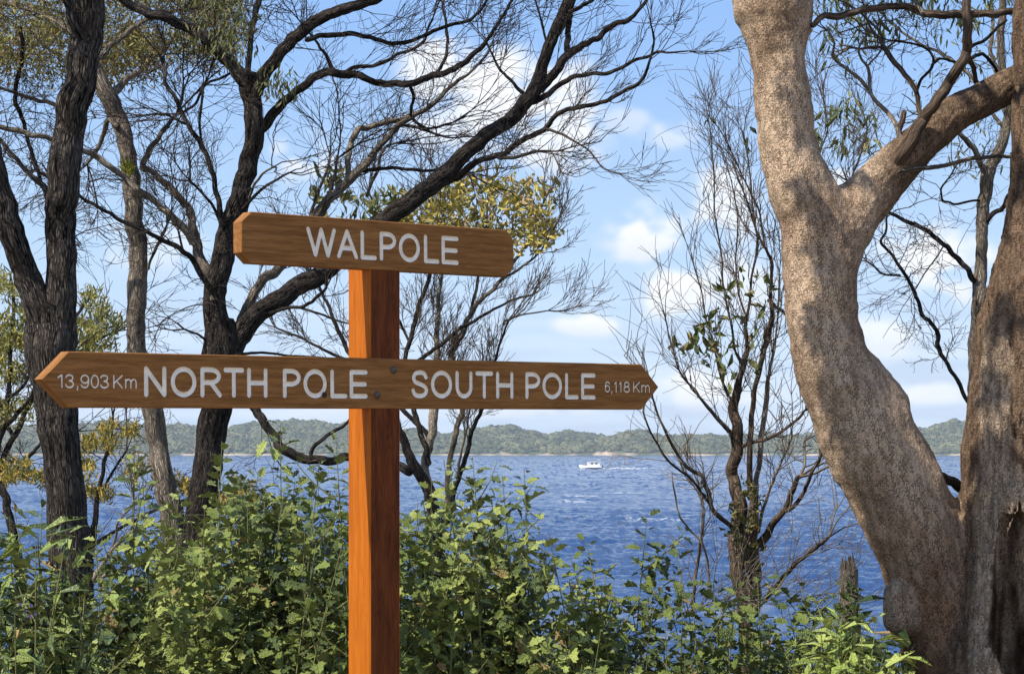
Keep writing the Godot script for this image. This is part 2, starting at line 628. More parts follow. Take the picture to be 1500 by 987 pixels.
func sky_color(az: float, el: float) -> Color:      # degrees, azimuth from the view direction to the right
	if el < -0.5:
		return Color(0.10, 0.14, 0.2)
	var t := clampf(el / 12.5, 0, 1)
	var low := Color(0.62, 0.755, 0.93)
	var mid := Color(0.47, 0.655, 0.91)
	var high := Color(0.285, 0.485, 0.855)
	var c := low.lerp(mid, smoothstep(0.0, 0.5, t)).lerp(high, smoothstep(0.35, 1.0, t))
	c = c.lerp(Color(0.16, 0.31, 0.66), smoothstep(12.0, 75.0, el))
	var p := Vector3(sin(deg_to_rad(az)) * cos(deg_to_rad(el)), sin(deg_to_rad(el)) * 1.7, cos(deg_to_rad(az)) * cos(deg_to_rad(el)))
	var n := noise_c.get_noise_3dv(p * 9.0)
	var n2 := noise_c.get_noise_3dv(p * 30.0 + Vector3(7, 3, 1))
	var m := 0.0
	var under := 0.0
	for k in clouds:
		var dx: float = (az - k[0]) / k[2]
		if absf(dx) > 2.2: continue
		var dy: float = (el - k[1]) / k[3]
		if absf(dy) > 2.2: continue
		var g := exp(-(dx * dx + dy * dy) * 1.1) * (1.0 + n2 * 1.3 + n * 0.5) + n2 * 0.15
		var s := smoothstep(0.24, 0.92, g) * float(k[4])
		if s > m:
			m = s
			under = clampf(-dy * 0.5 + 0.1 + n2 * 0.5, 0, 1)
	# fair-weather clouds all round the sky
	var open := 1.0 if absf(az) > 20.0 or el > 17.0 else maxf(smoothstep(15.0, 20.0, absf(az)), smoothstep(13.0, 17.0, el))
	var s2 := smoothstep(-0.06, 0.26, n + n2 * 0.25) * open * (1.0 - smoothstep(35.0, 80.0, el) * 0.7) * 0.9
	if s2 > m:
		m = s2
		under = clampf(0.3 - n2, 0, 1)
	# thin veil and flat grey streaks close to the horizon
	var streak := noise_c.get_noise_3d(p.x * 9.0, p.y * 60.0, p.z * 9.0 + 4.0)
	var veil := smoothstep(5.5, 0.0, el)
	c = c.lerp(Color(0.83, 0.87, 0.93), clampf(veil * (0.10 + streak * 0.9), 0, 0.8))
	c = c.lerp(Color(0.50, 0.60, 0.76), clampf(smoothstep(0.12, 0.4, -streak) * smoothstep(6.0, 2.0, el) * 0.5, 0, 1))
	return c.lerp(Color(0.94, 0.95, 0.97).lerp(Color(0.70, 0.76, 0.86), under), clampf(m, 0, 1))


func cloud(x: float, y: float, rx: float, ry: float, strength: float) -> void:
	clouds.append([rad_to_deg(atan((x - 750.0) / FOCAL)), rad_to_deg(atan((HORIZON - y) / FOCAL)), rx / 52.4, ry / 52.4, strength])


func sky_texture() -> ImageTexture:
	cloud(745, 150, 130, 80, 0.95)
	cloud(650, 105, 70, 55, 0.9)
	cloud(800, 205, 90, 50, 0.85)
	cloud(700, 190, 110, 50, 0.7)
	cloud(440, 228, 60, 38, 0.85)
	cloud(985, 198, 45, 24, 0.5)
	cloud(920, 178, 40, 22, 0.4)
	cloud(940, 342, 70, 46, 0.95)
	cloud(980, 432, 66, 38, 0.95)
	cloud(866, 474, 55, 20, 0.85)
	cloud(1070, 300, 60, 60, 0.8)
	cloud(1080, 420, 60, 50, 0.6)
	cloud(1230, 268, 28, 18, 0.7)
	cloud(1385, 400, 75, 70, 0.95)
	cloud(1300, 360, 60, 40, 0.6)
	cloud(1290, 500, 60, 34, 0.7)
	cloud(1040, 575, 90, 34, 0.9)
	cloud(200, 372, 110, 40, 0.45)
	cloud(1340, 580, 90, 20, 0.7)
	cloud(300, 590, 200, 16, 0.5)
	cloud(760, 600, 220, 16, 0.6)
	var small := Image.create(1024, 512, false, Image.FORMAT_RGB8)
	for y in 512:
		var el := 90.0 - (y + 0.5) / 512.0 * 180.0
		for x in 1024:
			var az := (x + 0.5) / 1024.0 * 360.0
			if el < -3.0:
				small.set_pixel(x, y, Color(0.10, 0.14, 0.2).linear_to_srgb())
				continue
			small.set_pixel(x, y, sky_color(az if az < 180.0 else az - 360.0, el).linear_to_srgb())
	var im := Image.create(1024, 512, false, Image.FORMAT_RGB8)
	im.copy_from(small)
	im.resize(4096, 2048, Image.INTERPOLATE_CUBIC)
	for y in range(2048 / 2 - 260, 2048 / 2 + 8):
		var el := 90.0 - (y + 0.5) / 2048.0 * 180.0
		for x in range(-280, 280):
			var az := (x + 0.5) / 4096.0 * 360.0
			im.set_pixel(posmod(x, 4096), y, sky_color(az, el).linear_to_srgb())
	return ImageTexture.create_from_image(im)


# ---------------------------------------------------------------- water, bank and far shore
func wave(x: float, z: float) -> float:
	var q := Vector2(x, z).rotated(0.22)
	var lane := clampf(0.95 + noise_a.get_noise_2d(q.x * 0.005 + 7.0, q.y * 0.014) * 1.1, 0.35, 1.7)
	return lane * (noise_a.get_noise_2d(q.x * 0.055, q.y * 0.13) * 0.34 + noise_a.get_noise_2d(q.x * 0.16 + 40.0, q.y * 0.30) * 0.30 + noise_b.get_noise_2d(q.x * 0.5, q.y * 0.8) * 0.24)


func water() -> void:
	var b := Buf.new()
	var ring: Array[float] = []
	var drop := 700.0
	while drop > 25.5:
		ring.append(EYE * FOCAL / drop)
		drop -= 0.75 if drop < 250.0 else 3.0
	var columns := 860
	var foam_spots := [at(835, 734, 383), at(858, 727, 415), at(922, 722, 440), at(1000, 714, 485), at(690, 745, 345), at(1120, 735, 380), at(960, 760, 300), at(700, 712, 500)]
	for k in ring.size():
		var d := ring[k]
		for j in columns + 1:
			var a := lerpf(-0.31, 0.31, float(j) / columns)
			var x := a * d
			var h := wave(x, d)
			b.v.append(Vector3(x, h, -d))
			b.n.append(Vector3(h - wave(x + 0.4, d), 0.4, wave(x, d + 0.4) - h).normalized())
			var foam := smoothstep(0.58, 0.75, h) * 0.3
			for s in foam_spots:
				var dz: float = (d + s.z) / 7.0
				if absf(dz) > 2.0: continue
				var dx: float = (x - s.x + (d + s.z) * 0.35) / 4.6
				var g := exp(-dx * dx - dz * dz)
				if g > 0.02:
					foam = maxf(foam, smoothstep(0.35, 0.95, g * (0.6 + 1.6 * noise_b.get_noise_2d(x * 0.7, d * 0.5))) * 0.75)
			b.c.append(Color(0.010, 0.046, 0.150).lerp(Color(0.72, 0.75, 0.78), foam))
	for k in ring.size() - 1:
		for j in columns:
			var p := k * (columns + 1) + j
			var q := p + columns + 1
			b.i.append_array([p, q, p + 1, p + 1, q, q + 1])
	var m := StandardMaterial3D.new()
	m.vertex_color_use_as_albedo = true
	m.roughness = 0.15
	m.metallic_specular = 0.25
	m.uv1_triplanar = true
	m.uv1_world_triplanar = true
	m.uv1_scale = Vector3(0.22, 0.22, 0.3)
	var f := FastNoiseLite.new()
	f.seed = 77
	f.frequency = 0.02
	f.fractal_octaves = 4
	var im := f.get_seamless_image(512, 512)
	im.convert(Image.FORMAT_L8)
	m.heightmap_enabled = true
	m.heightmap_texture = ImageTexture.create_from_image(im)
	m.heightmap_scale = 9.0
	var o := part("water", b.mesh(), m, self, "structure")
	tag(o, "wind ruffled deep blue inlet water with small whitecaps")
	# the rest of the inlet, left and right of the strip above and out past the far shore
	var deep := plain(0.018, 0.062, 0.19, 0.3, 0.42)
	var w := Buf.new()
	var flat := func(a: Vector2, c: Vector2, e: Vector2, g: Vector2): w.quad_face(Vector3(a.x, -0.25, a.y), Vector3(c.x, -0.25, c.y), Vector3(e.x, -0.25, e.y), Vector3(g.x, -0.25, g.y))
	flat.call(Vector2(-1500, 60), Vector2(1500, 60), Vector2(1500, -2100), Vector2(-1500, -2100))
	o = part("sea", w.mesh(), deep, self, "structure")
	tag(o, "open inlet water spreading beyond the view")


func bank_height(x: float, z: float) -> float:       # z is negative going away from the camera
	var d := -z
	var h := 10.42 - smoothstep(6.6, 60.0, d) * 13.0 - maxf(0.0, d - 7.0) * 0.11
	if d < 6.6: h += (6.6 - d) * 0.012
	return maxf(h + noise_a.get_noise_2d(x * 0.8, z * 0.8) * 0.07, -1.5)


func ground() -> void:
	var b := Buf.new()
	var xs := 90
	var zs := 110
	for k in zs + 1:
		var z := 60.0 - 136.0 * (0.44 + 0.5 * (float(k) / zs * 2.0 - 1.0) * (0.28 + 0.72 * absf(float(k) / zs * 2.0 - 1.0)) + 0.06 * float(k) / zs)
		for j in xs + 1:
			var x := (float(j) / xs * 2.0 - 1.0)
			x = signf(x) * pow(absf(x), 1.7) * 70.0
			b.v.append(Vector3(x, bank_height(x, z), z))
			var t := noise_b.get_noise_2d(x * 1.7, z * 1.7) * 0.5 + 0.5
			b.c.append(Color(0.09, 0.066, 0.042).lerp(Color(0.07, 0.085, 0.035), t).lerp(Color(0.25, 0.20, 0.145) * (0.8 + 0.4 * t), smoothstep(-5.2, -4.2, z + t - 0.5)))
	for k in zs:
		for j in xs:
			var p := k * (xs + 1) + j
			var q := p + xs + 1
			b.i.append_array([p, q, p + 1, p + 1, q, q + 1])
	b.smooth_normals()
	var m := plain(1, 1, 1, 0.95, 0.2)
	m.vertex_color_use_as_albedo = true
	var o := part("ground", b.mesh(), m, self, "structure")
	tag(o, "leaf littered bank falling away to the water")


var skyline := [[-900, 628], [-400, 620], [-100, 622], [0, 623], [60, 621], [130, 618], [250, 620], [330, 624], [400, 616], [455, 614], [500, 621], [560, 626], [600, 627], [650, 634], [690, 626], [735, 621], [775, 628], [810, 633],
	[870, 635], [935, 629], [962, 637], [1010, 636], [1050, 634], [1100, 638], [1180, 634], [1230, 638], [1300, 630], [1350, 624], [1385, 617], [1420, 616], [1500, 614], [1700, 618], [2000, 626], [2500, 622]]


func ridge(x: float) -> float:      # rows above the horizon of the far ridge in the direction of photo column x
	for k in skyline.size() - 1:
		if x <= skyline[k + 1][0]:
			var t := smoothstep(0.0, 1.0, clampf((x - skyline[k][0]) / float(skyline[k + 1][0] - skyline[k][0]), 0, 1))
			return HORIZON - lerpf(skyline[k][1], skyline[k + 1][1], t)
	return HORIZON - skyline[-1][1]


func sand(x: float) -> float:      # how bare the slope is above the beach
	var s := 0.0
	for k in [[889, 6.5, 0.95], [874, 3.5, 0.7], [802, 5, 0.7], [735, 4, 0.5], [768, 4, 0.45], [1345, 10, 0.4]]:
		s = maxf(s, exp(-pow((x - k[0]) / k[1], 2.0)) * k[2])
	return s


func shore_height(a: float, d: float) -> float:
	var x := 750.0 + a * FOCAL
	var edge := 1334.0 + noise_a.get_noise_1d(x * 0.006) * 6.0
	var top := (ridge(x) / FOCAL * 1580.0 + 7.5)
	var rise := smoothstep(edge + 4.0, edge + 245.0, d)
	var low := 5.5 + noise_a.get_noise_2d(x * 0.011, d * 0.012) * 5.0
	var h := -0.6 + smoothstep(edge - 2.0, edge + 8.0, d) * 1.5 + smoothstep(edge + 6.0, edge + 40.0, d) * low * (0.75 - sand(x) * 0.25) + rise * maxf(top - 5.0, 2.0)
	return h + noise_b.get_noise_2d(a * 180.0, d * 0.02) * 1.6 * rise - smoothstep(1600.0, 1900.0, d) * 20.0


func far_shore() -> void:
	var b := Buf.new()
	var columns := 420
	var rows := 60
	for k in rows + 1:
		var d := 1318.0 + 600.0 * pow(float(k) / rows, 1.8)
		for j in columns + 1:
			var a := lerpf(-0.48, 0.48, float(j) / columns)
			var x := 750.0 + a * FOCAL
			b.v.append(Vector3(a * d, shore_height(a, d), -d))
			var bare := maxf(smoothstep(1350.0, 1340.0, d) * clampf(0.35 + noise_a.get_noise_1d(x * 0.03) * 1.1, 0.05, 0.8), sand(x) * smoothstep(1360.0, 1348.0, d) * 1.2)
			bare = maxf(bare, exp(-pow((x - 468) / 16.0, 2.0)) * smoothstep(1505, 1530, d) * 0.55)
			b.c.append(Color(0.06, 0.08, 0.04).lerp(Color(0.52, 0.42, 0.33), clampf(bare + noise_b.get_noise_2d(a * 900.0, d * 0.1) * 0.25 * bare, 0, 1)))
	for k in rows:
		for j in columns:
			var p := k * (columns + 1) + j
			var q := p + columns + 1
			b.i.append_array([p, q, p + 1, p + 1, q, q + 1])
	b.smooth_normals()
	var m := plain(1, 1, 1, 0.95, 0.1)
	m.vertex_color_use_as_albedo = true
	var o := part("hills", b.mesh(), m, self, "structure")
	tag(o, "low wooded hills with a pale beach across the inlet")
	# the wood that covers them: crowns of several shapes
	var far_leaf := StandardMaterial3D.new()
	far_leaf.vertex_color_use_as_albedo = true
	far_leaf.roughness = 0.95
	far_leaf.metallic_specular = 0.1
	var places := [[], [], []]
	var tints := [[], [], []]
	for k in 24000:
		var a := rng.randf_range(-0.36, 0.36)
		var d := 1345.0 + 290.0 * pow(rng.randf(), 1.25)
		var x := 750.0 + a * FOCAL
		if sand(x) > rng.randf_range(0.2, 0.6) and d < 1349.0 + rng.randf() * 7.0: continue
		if absf(x - 468) < 14.0 and d > 1500 and rng.randf() < 0.6: continue
		if d < 1352.0 and noise_a.get_noise_1d(x * 0.05) > 0.1: continue
		var s := rng.randf_range(1.5, 3.3) * (0.7 if d < 1360.0 else 1.0)
		var y := shore_height(a, d)
		var which := rng.randi() % 3
		places[which].append(Transform3D(Basis(Vector3.UP, rng.randf() * TAU).scaled(Vector3(s, s * rng.randf_range(0.7, 1.0), s)), Vector3(a * d, y + s * 0.25, -d)))
		var patch := noise_b.get_noise_2d(a * 60.0, d * 0.015)
		tints[which].append(Color(0.075, 0.092, 0.048).lerp(Color(0.16, 0.17, 0.092), clampf(0.45 + patch * 1.1 + rng.randf_range(-0.16, 0.16), 0, 1)))
	var wood_ := Node3D.new()
	wood_.name = "far_forest"
	add_child(wood_)
	tag(wood_, "dense bushland covering the hills across the inlet", "forest", "", "stuff")
	for w in 3:
		scatter("treetops", crown_shape(w), far_leaf, places[w], tints[w], wood_)


func crown_shape(seed_: int) -> ArrayMesh:
	var b := Buf.new()
	var g := RandomNumberGenerator.new()
	g.seed = 900 + seed_
	for k in 46:      # ragged leaf clumps on a dome
		var dir := Vector3(g.randfn(), absf(g.randfn()) * 0.9 + 0.05, g.randfn()).normalized()
		var p := dir * g.randf_range(0.65, 1.05)
		var n := (dir + Vector3(g.randfn(), g.randfn(), g.randfn()) * 0.35).normalized()
		var u := n.cross(Vector3(0.2, 0.9, 0.4)).normalized() * g.randf_range(0.3, 0.5)
		var w := n.cross(u).normalized() * g.randf_range(0.3, 0.5)
		var tip := p + n * 0.16
		var ring := [p + u, p + w, p - u, p - w]
		for j in 4:
			b.tri_face(ring[j], ring[(j + 1) % 4], tip)
	return b.mesh()


# ---------------------------------------------------------------- the trees on the left
func left_twin_tree() -> void:
	var t := new_plant("forked_tree", "dark furrowed tree forking in two behind the sign's left tip", "tree", at(112, 1050, 8.5), "trees on the bank")
	limb(t, "trunk", 8.5, 8.5, [122, 1260, 78, 116, 1100, 68, 110, 950, 62, 104, 850, 60, 100, 780, 58, 94, 710, 56, 88, 650, 58, 82, 590, 63, 77, 540, 70, 74, 500, 76, 72, 465, 72, 70, 440, 56], M.dark_bark)
	limb(t, "trunk", 8.5, 8.4, [84, 520, 44, 88, 450, 46, 88, 400, 43, 89, 330, 42, 92, 280, 44, 97, 234, 47, 102, 190, 46, 109, 150, 45, 122, 100, 44, 126, 50, 46, 129, 0, 48, 131, -60, 46, 138, -150, 40, 150, -260, 34], M.dark_bark)
	limb(t, "trunk", 8.5, 8.3, [66, 520, 44, 57, 460, 42, 37, 400, 38, 24, 360, 37, 12, 325, 37, 0, 280, 36, -14, 230, 35, -30, 170, 33, -50, 100, 30, -80, 0, 26], M.dark_bark)
	limb(t, "branch", 8.5, 8.8, [92, 300, 10, 60, 270, 9, 30, 240, 7, 0, 205, 5, -20, 180, 4], M.dark_bark)
	limb(t, "branch", 8.4, 8.0, [120, 60, 14, 90, -10, 12, 40, -80, 10, -30, -160, 8, -110, -230, 5], M.dark_bark)
	limb(t, "branch", 8.4, 8.1, [131, -60, 18, 180, -130, 14, 240, -190, 10, 320, -240, 6], M.dark_bark)
	var side := {"per_metre": 9.0, "length": 0.28, "level": 2, "kids": 4.0, "bias": Vector3(0, 0.6, 0), "pull": 0.06, "start": 0.35, "wild": 0.35}
	twigs(t, t.limbs.slice(1), side, M.twig_dark)
	# the crown spreads over and beyond the top left corner of the view
	var spots := []
	for k in 36:
		spots.append([Vector3(rng.randf_range(-3.6, -2.6), rng.randf_range(14.4, 16.0), rng.randf_range(-7.9, -6.9)), any_dir()])
	leaf_clumps(t, spots, 34, 0.16, 0.055, [Color(0.12, 0.135, 0.045), Color(0.17, 0.17, 0.06), Color(0.09, 0.105, 0.04)], 0.2, 0.3)


func grey_tree() -> void:
	var t := new_plant("grey_tree", "slim grey trunk curving up between the two dark trees", "tree", at(260, 1000, 10.0), "trees on the bank")
	limb(t, "trunk", 10.0, 10.1, [275, 1150, 44, 270, 950, 40, 262, 830, 36, 250, 745, 32, 238, 690, 30, 229, 640, 29, 222, 595, 28, 208, 550, 28, 201, 511, 28, 199, 467, 27, 201, 420, 28, 203, 367, 27, 197, 325, 26, 194, 290, 25, 192, 260, 25, 188, 225, 24, 181, 200, 24, 173, 172, 25, 158, 140, 26, 143, 112, 24, 128, 80, 21, 112, 40, 19, 100, -20, 16, 92, -90, 12], M.grey_bark)
	limb(t, "branch", 10.1, 10.3, [160, 140, 13, 174, 130, 11, 186, 117, 9, 200, 107, 8, 222, 88, 6, 250, 60, 5, 270, 20, 4], M.pale_bark)
	limb(t, "branch", 10.0, 10.3, [172, 185, 8, 160, 175, 8, 150, 200, 7, 140, 222, 6, 128, 240, 4], M.grey_bark)
	limb(t, "branch", 10.05, 10.4, [120, 60, 10, 80, 30, 8, 30, 10, 6, -30, 0, 4], M.grey_bark)
	limb(t, "branch", 10.05, 10.5, [136, 95, 9, 170, 60, 8, 215, 30, 6, 270, 15, 4, 320, 10, 3], M.grey_bark)
	limb(t, "branch", 10.0, 10.1, [217, 395, 4, 221, 380, 4, 229, 362, 3.5, 236, 345, 3, 244, 330, 2.4], M.grey_bark)
	limb(t, "branch", 10.2, 10.6, [110, 160, 6, 70, 150, 6, 30, 140, 5, -20, 120, 4], M.black_bark)
	limb(t, "branch", 10.2, 10.9, [30, 40, 7, 32, 90, 7, 22, 140, 7, 35, 180, 6, 45, 220, 6, 60, 265, 6, 70, 295, 5], M.black_bark)
	twigs(t, t.limbs.slice(1), {"per_metre": 18.0, "length": 0.32, "level": 2, "kids": 4.0, "bias": Vector3(0.1, 0.3, 0), "pull": 0.03, "start": 0.15, "wild": 0.32, "open": 62, "thick": 0.0028}, M.twig_dark)
	var spots := []
	for k in 480:
		var x := rng.randf_range(-40, 345)
		var low := 118.0 - absf(x - 130.0) * 0.22
		var y := low - 190.0 * pow(rng.randf(), 1.3)
		if noise_a.get_noise_2d(x * 0.012, y * 0.016) < -0.32: continue
		spots.append([at(x, y, rng.randf_range(10.15, 11.7)), Vector3(rng.randfn() * 0.4, -0.4, rng.randfn() * 0.4)])
	leaf_clumps(t, spots, 80, 0.14, 0.033, [Color(0.31, 0.29, 0.09), Color(0.44, 0.40, 0.16), Color(0.17, 0.18, 0.06), Color(0.32, 0.22, 0.12)], 0.25, 0.25)
	# the tuft of fresh shoots where a branch crosses the trunk
	var tuft := []
	for k in 4: tuft.append([at(190 + rng.randf_range(-8, 8), 252 + rng.randf_range(-7, 7), 9.82), Vector3(0, 1, 0)])
	leaf_clumps(t, tuft, 14, 0.02, 0.05, [Color(0.3, 0.34, 0.06), Color(0.35, 0.33, 0.05)], 0.2, -0.3)


func spreading_tree() -> void:
	var t := new_plant("spreading_tree", "dark tree with spreading limbs over the upper sign board", "tree", at(290, 1000, 10.0), "trees on the bank")
	limb(t, "trunk", 10.0, 10.0, [270, 1150, 62, 280, 950, 54, 288, 830, 48, 295, 760, 45, 300, 700, 42, 308, 650, 42, 316, 600, 44, 322, 560, 50, 326, 520, 58, 326, 492, 54, 322, 470, 40], M.black_bark)
	limb(t, "trunk", 10.0, 9.9, [324, 520, 36, 316, 470, 35, 315, 434, 33, 322, 395, 32, 330, 360, 32, 341, 320, 33, 351, 290, 30, 361, 250, 27, 372, 205, 28, 372, 180, 28, 369, 150, 28, 367, 122, 29, 367, 108, 24], M.black_bark)
	limb(t, "limb", 10.0, 10.1, [328, 530, 30, 340, 505, 34, 354, 488, 33, 375, 463, 31, 416, 434, 28, 440, 418, 28, 468, 404, 29, 500, 372, 28, 540, 338, 27, 581, 309, 26, 617, 284, 26, 651, 257, 25, 684, 221, 22, 718, 194, 21, 750, 170, 21, 770, 150, 22, 784, 132, 21, 791, 108, 17, 799, 84, 16, 811, 53, 17, 824, 23, 18, 834, 0, 18, 842, -30, 17, 850, -80, 14], M.black_bark)
	# boughs of the left stem
	limb(t, "branch", 9.9, 9.8, [366, 130, 20, 350, 108, 20, 333, 90, 19, 314, 72, 18, 300, 58, 18, 284, 45, 16, 262, 34, 15, 241, 26, 15, 200, 12, 14, 170, -10, 12, 130, -50, 10], M.dark_bark)
	limb(t, "branch", 9.9, 10.2, [363, 120, 11, 364, 95, 9, 366, 70, 8, 368, 50, 8, 373, 25, 9, 379, 0, 9, 386, -40, 8], M.black_bark)
	limb(t, "branch", 9.9, 9.7, [370, 150, 19, 382, 118, 19, 392, 102, 18, 403, 88, 18, 418, 70, 18, 434, 53, 18, 450, 41, 17, 467, 30, 17, 487, 20, 16, 507, 12, 16, 544, 0, 15, 600, -28, 13, 680, -70, 9], M.black_bark)
	limb(t, "branch", 9.75, 10.0, [448, 58, 8, 470, 52, 8, 490, 51, 8, 512, 49, 7.5, 530, 52, 7, 555, 60, 6.5, 577, 64, 6.5, 597, 61, 6, 611, 57, 6, 628, 50, 6, 644, 42, 5.5, 665, 36, 5.5, 684, 32, 5, 697, 22, 4.5, 706, 12, 4, 720, -12, 3.5], M.black_bark)
	limb(t, "branch", 9.95, 10.2, [374, 205, 16, 383, 188, 15, 396, 170, 14, 413, 152, 13, 430, 136, 12, 447, 124, 12, 462, 113, 12, 477, 107, 12, 490, 107, 12.5, 507, 109, 12, 525, 110, 11, 540, 117, 10.5, 555, 121, 10, 580, 122, 10, 601, 124, 10, 617, 116, 9.5, 634, 111, 9.5, 652, 107, 9, 671, 99, 8.5, 682, 91, 8, 691, 82, 7.5, 702, 72, 7, 711, 62, 6, 722, 45, 5.5, 730, 34, 5, 745, 8, 4, 758, -20, 3], M.black_bark)
	limb(t, "branch", 10.05, 10.3, [505, 106, 6, 520, 99, 6, 540, 97, 5.5, 557, 94, 5.5, 572, 87, 5, 584, 80, 5, 604, 73, 4, 620, 62, 4, 626, 45, 3.5, 634, 27, 3], M.black_bark)
	limb(t, "branch", 10.05, 9.8, [490, 104, 6, 483, 92, 6, 477, 80, 5, 470, 72, 4.5, 464, 62, 4, 450, 45, 3], M.brown_bark_thin if M.has("brown_bark_thin") else M.limb_bark)
	limb(t, "branch", 10.1, 10.4, [601, 124, 5, 606, 140, 5, 603, 155, 4.5, 601, 168, 4, 596, 178, 3], M.black_bark)
	limb(t, "branch", 10.1, 10.3, [640, 108, 5, 652, 85, 5, 655, 60, 4.5, 652, 30, 4, 648, 5, 3], M.black_bark)
	# boughs of the right limb
	limb(t, "branch", 10.1, 9.9, [790, 135, 13, 800, 120, 13, 817, 97, 12.5, 832, 80, 12, 851, 69, 10, 864, 62, 9, 877, 54, 8.5, 897, 37, 8, 908, 33, 7.5, 917, 32, 7, 926, 25, 6, 934, 15, 5.5, 948, 0, 5, 962, -25, 4], M.black_bark)
	limb(t, "branch", 10.05, 10.2, [831, 85, 9, 831, 65, 8.5, 831, 50, 8.5, 834, 35, 8, 836, 22, 8], M.black_bark)
	limb(t, "branch", 10.1, 9.7, [780, 150, 9, 797, 142, 9, 808, 133, 8, 817, 125, 8, 830, 118, 7.5, 844, 112, 7, 865, 109, 6, 884, 108, 6, 900, 103, 5.5, 914, 97, 5.5, 934, 87, 5, 951, 83, 4.5, 965, 76, 4, 980, 78, 3, 1008, 75, 2], M.black_bark)
	limb(t, "branch", 10.1, 9.6, [645, 268, 11, 667, 260, 10.5, 684, 248, 9.5, 700, 237, 9, 720, 231, 8.5, 740, 227, 8.5, 750, 217, 8, 760, 207, 8, 778, 199, 8, 794, 192, 8, 806, 180, 7.5, 817, 167, 7.5, 830, 161, 7, 841, 160, 7, 855, 156, 6.5, 871, 154, 6.5, 885, 150, 6, 894, 146, 6, 906, 138, 6, 917, 131, 5.5, 930, 126, 5, 940, 117, 5, 948, 103, 4.5, 951, 92, 4, 956, 75, 3.5, 958, 60, 3, 953, 35, 2.5], M.black_bark)
	limb(t, "branch", 9.9, 9.6, [730, 231, 6, 748, 232, 5.5, 764, 228, 5, 785, 222, 4, 807, 222, 3.5], M.black_bark)
	limb(t, "branch", 9.8, 9.5, [800, 190, 5, 820, 196, 4, 837, 204, 3.5, 852, 213, 3, 864, 222, 2.6, 874, 234, 2.4, 881, 244, 2.2, 890, 250, 1.8], M.twig_dark)
	limb(t, "branch", 10.1, 10.3, [772, 145, 7, 766, 136, 6, 754, 124, 5, 742, 112, 4.5, 730, 98, 4, 720, 78, 3, 712, 60, 2.4], M.black_bark)
	limb(t, "branch", 10.0, 10.2, [834, 18, 7, 850, 10, 6, 868, 0, 5, 880, -14, 4], M.black_bark)
	limb(t, "branch", 10.1, 10.2, [797, 95, 5, 802, 70, 4, 798, 50, 3.5, 790, 20, 3, 780, -10, 2.5], M.black_bark)
	# paler boughs that leave the right limb low down and pass behind the upper board
	limb(t, "branch", 10.15, 10.4, [346, 492, 16, 357, 464, 15, 368, 437, 14, 385, 411, 14, 409, 393, 14, 435, 358, 15, 455, 330, 17, 465, 314, 17, 480, 294, 15, 494, 281, 14, 512, 264, 12.5, 527, 249, 12, 540, 235, 11, 551, 221, 9.5, 561, 210, 8.5, 571, 200, 8, 578, 190, 8, 588, 180, 8, 604, 169, 8, 620, 162, 7, 634, 154, 6.5, 648, 140, 6, 658, 130, 5.5, 672, 118, 5, 684, 110, 4, 700, 95, 3], M.grey_bark)
	limb(t, "branch", 10.3, 10.5, [506, 272, 9, 509, 254, 8.5, 510, 240, 8.5, 511, 225, 8.5, 513, 210, 8.5, 519, 199, 9, 527, 191, 9, 538, 186, 8.5, 551, 182, 8.5, 566, 179, 8, 581, 178, 8, 592, 173, 8, 606, 167, 8], M.pale_bark)
	limb(t, "branch", 10.3, 10.5, [537, 288, 5, 543, 270, 5, 551, 255, 5, 555, 240, 5, 557, 231, 5, 561, 221, 4.5, 567, 214, 4.5, 579, 210, 3.5], M.grey_bark)
	limb(t, "branch", 10.35, 10.3, [520, 254, 7, 535, 250, 6, 551, 248, 5.5, 568, 246, 5.5, 584, 247, 5, 605, 249, 5, 630, 250, 4.5, 652, 250, 4], M.black_bark)
	limb(t, "branch", 10.3, 10.4, [455, 314, 5, 462, 292, 5, 470, 272, 4.5, 479, 250, 4, 484, 228, 3], M.grey_bark)
	limb(t, "branch", 10.3, 10.3, [478, 300, 6, 486, 272, 6, 490, 255, 5, 494, 232, 4], M.grey_bark)
	limb(t, "branch", 10.4, 10.2, [600, 170, 5, 612, 182, 5, 628, 188, 4, 648, 184, 3.5, 662, 180, 3], M.black_bark)
	limb(t, "branch", 10.3, 10.1, [588, 183, 5, 605, 186, 5, 622, 190, 4.5, 640, 197, 3.5, 660, 202, 2.6, 690, 200, 2], M.black_bark)
	# thin boughs towards the left
	limb(t, "branch", 9.95, 10.3, [316, 440, 18, 311, 425, 17, 301, 395, 16, 291, 368, 15, 287, 350, 14, 283, 333, 12, 279, 317, 12, 274, 301, 11, 264, 289, 11, 254, 281, 10.5, 243, 268, 10, 231, 258, 9.5, 218, 251, 9, 208, 245, 9, 213, 232, 8, 217, 220, 7.5, 228, 209, 7, 234, 200, 7, 240, 190, 6.5, 247, 180, 6, 258, 167, 5], M.grey_bark)
	limb(t, "branch", 9.95, 9.6, [283, 358, 12, 275, 342, 12, 264, 328, 12, 248, 313, 11, 231, 300, 10, 215, 287, 10, 201, 277, 9.5, 187, 264, 9, 174, 254, 9, 160, 242, 9, 147, 231, 9, 135, 226, 8.5, 122, 221, 8, 98, 212, 8, 70, 203, 8, 50, 199, 7.5, 33, 194, 8, 0, 186, 8, -40, 180, 7], M.pale_bark)
	limb(t, "branch", 9.8, 9.4, [338, 492, 9, 328, 465, 9, 318, 440, 9, 309, 425, 9, 299, 408, 9, 290, 396, 9, 280, 380, 8.5, 268, 369, 8, 252, 358, 7.5, 234, 349, 7, 212, 338, 6.5, 187, 327, 6, 165, 315, 5.5, 150, 307, 5, 130, 296, 5, 110, 284, 5, 85, 275, 4], M.black_bark)
	limb(t, "branch", 9.6, 9.7, [219, 384, 3, 226, 370, 4, 234, 353, 4, 240, 342, 3.5, 244, 330, 3], M.black_bark)
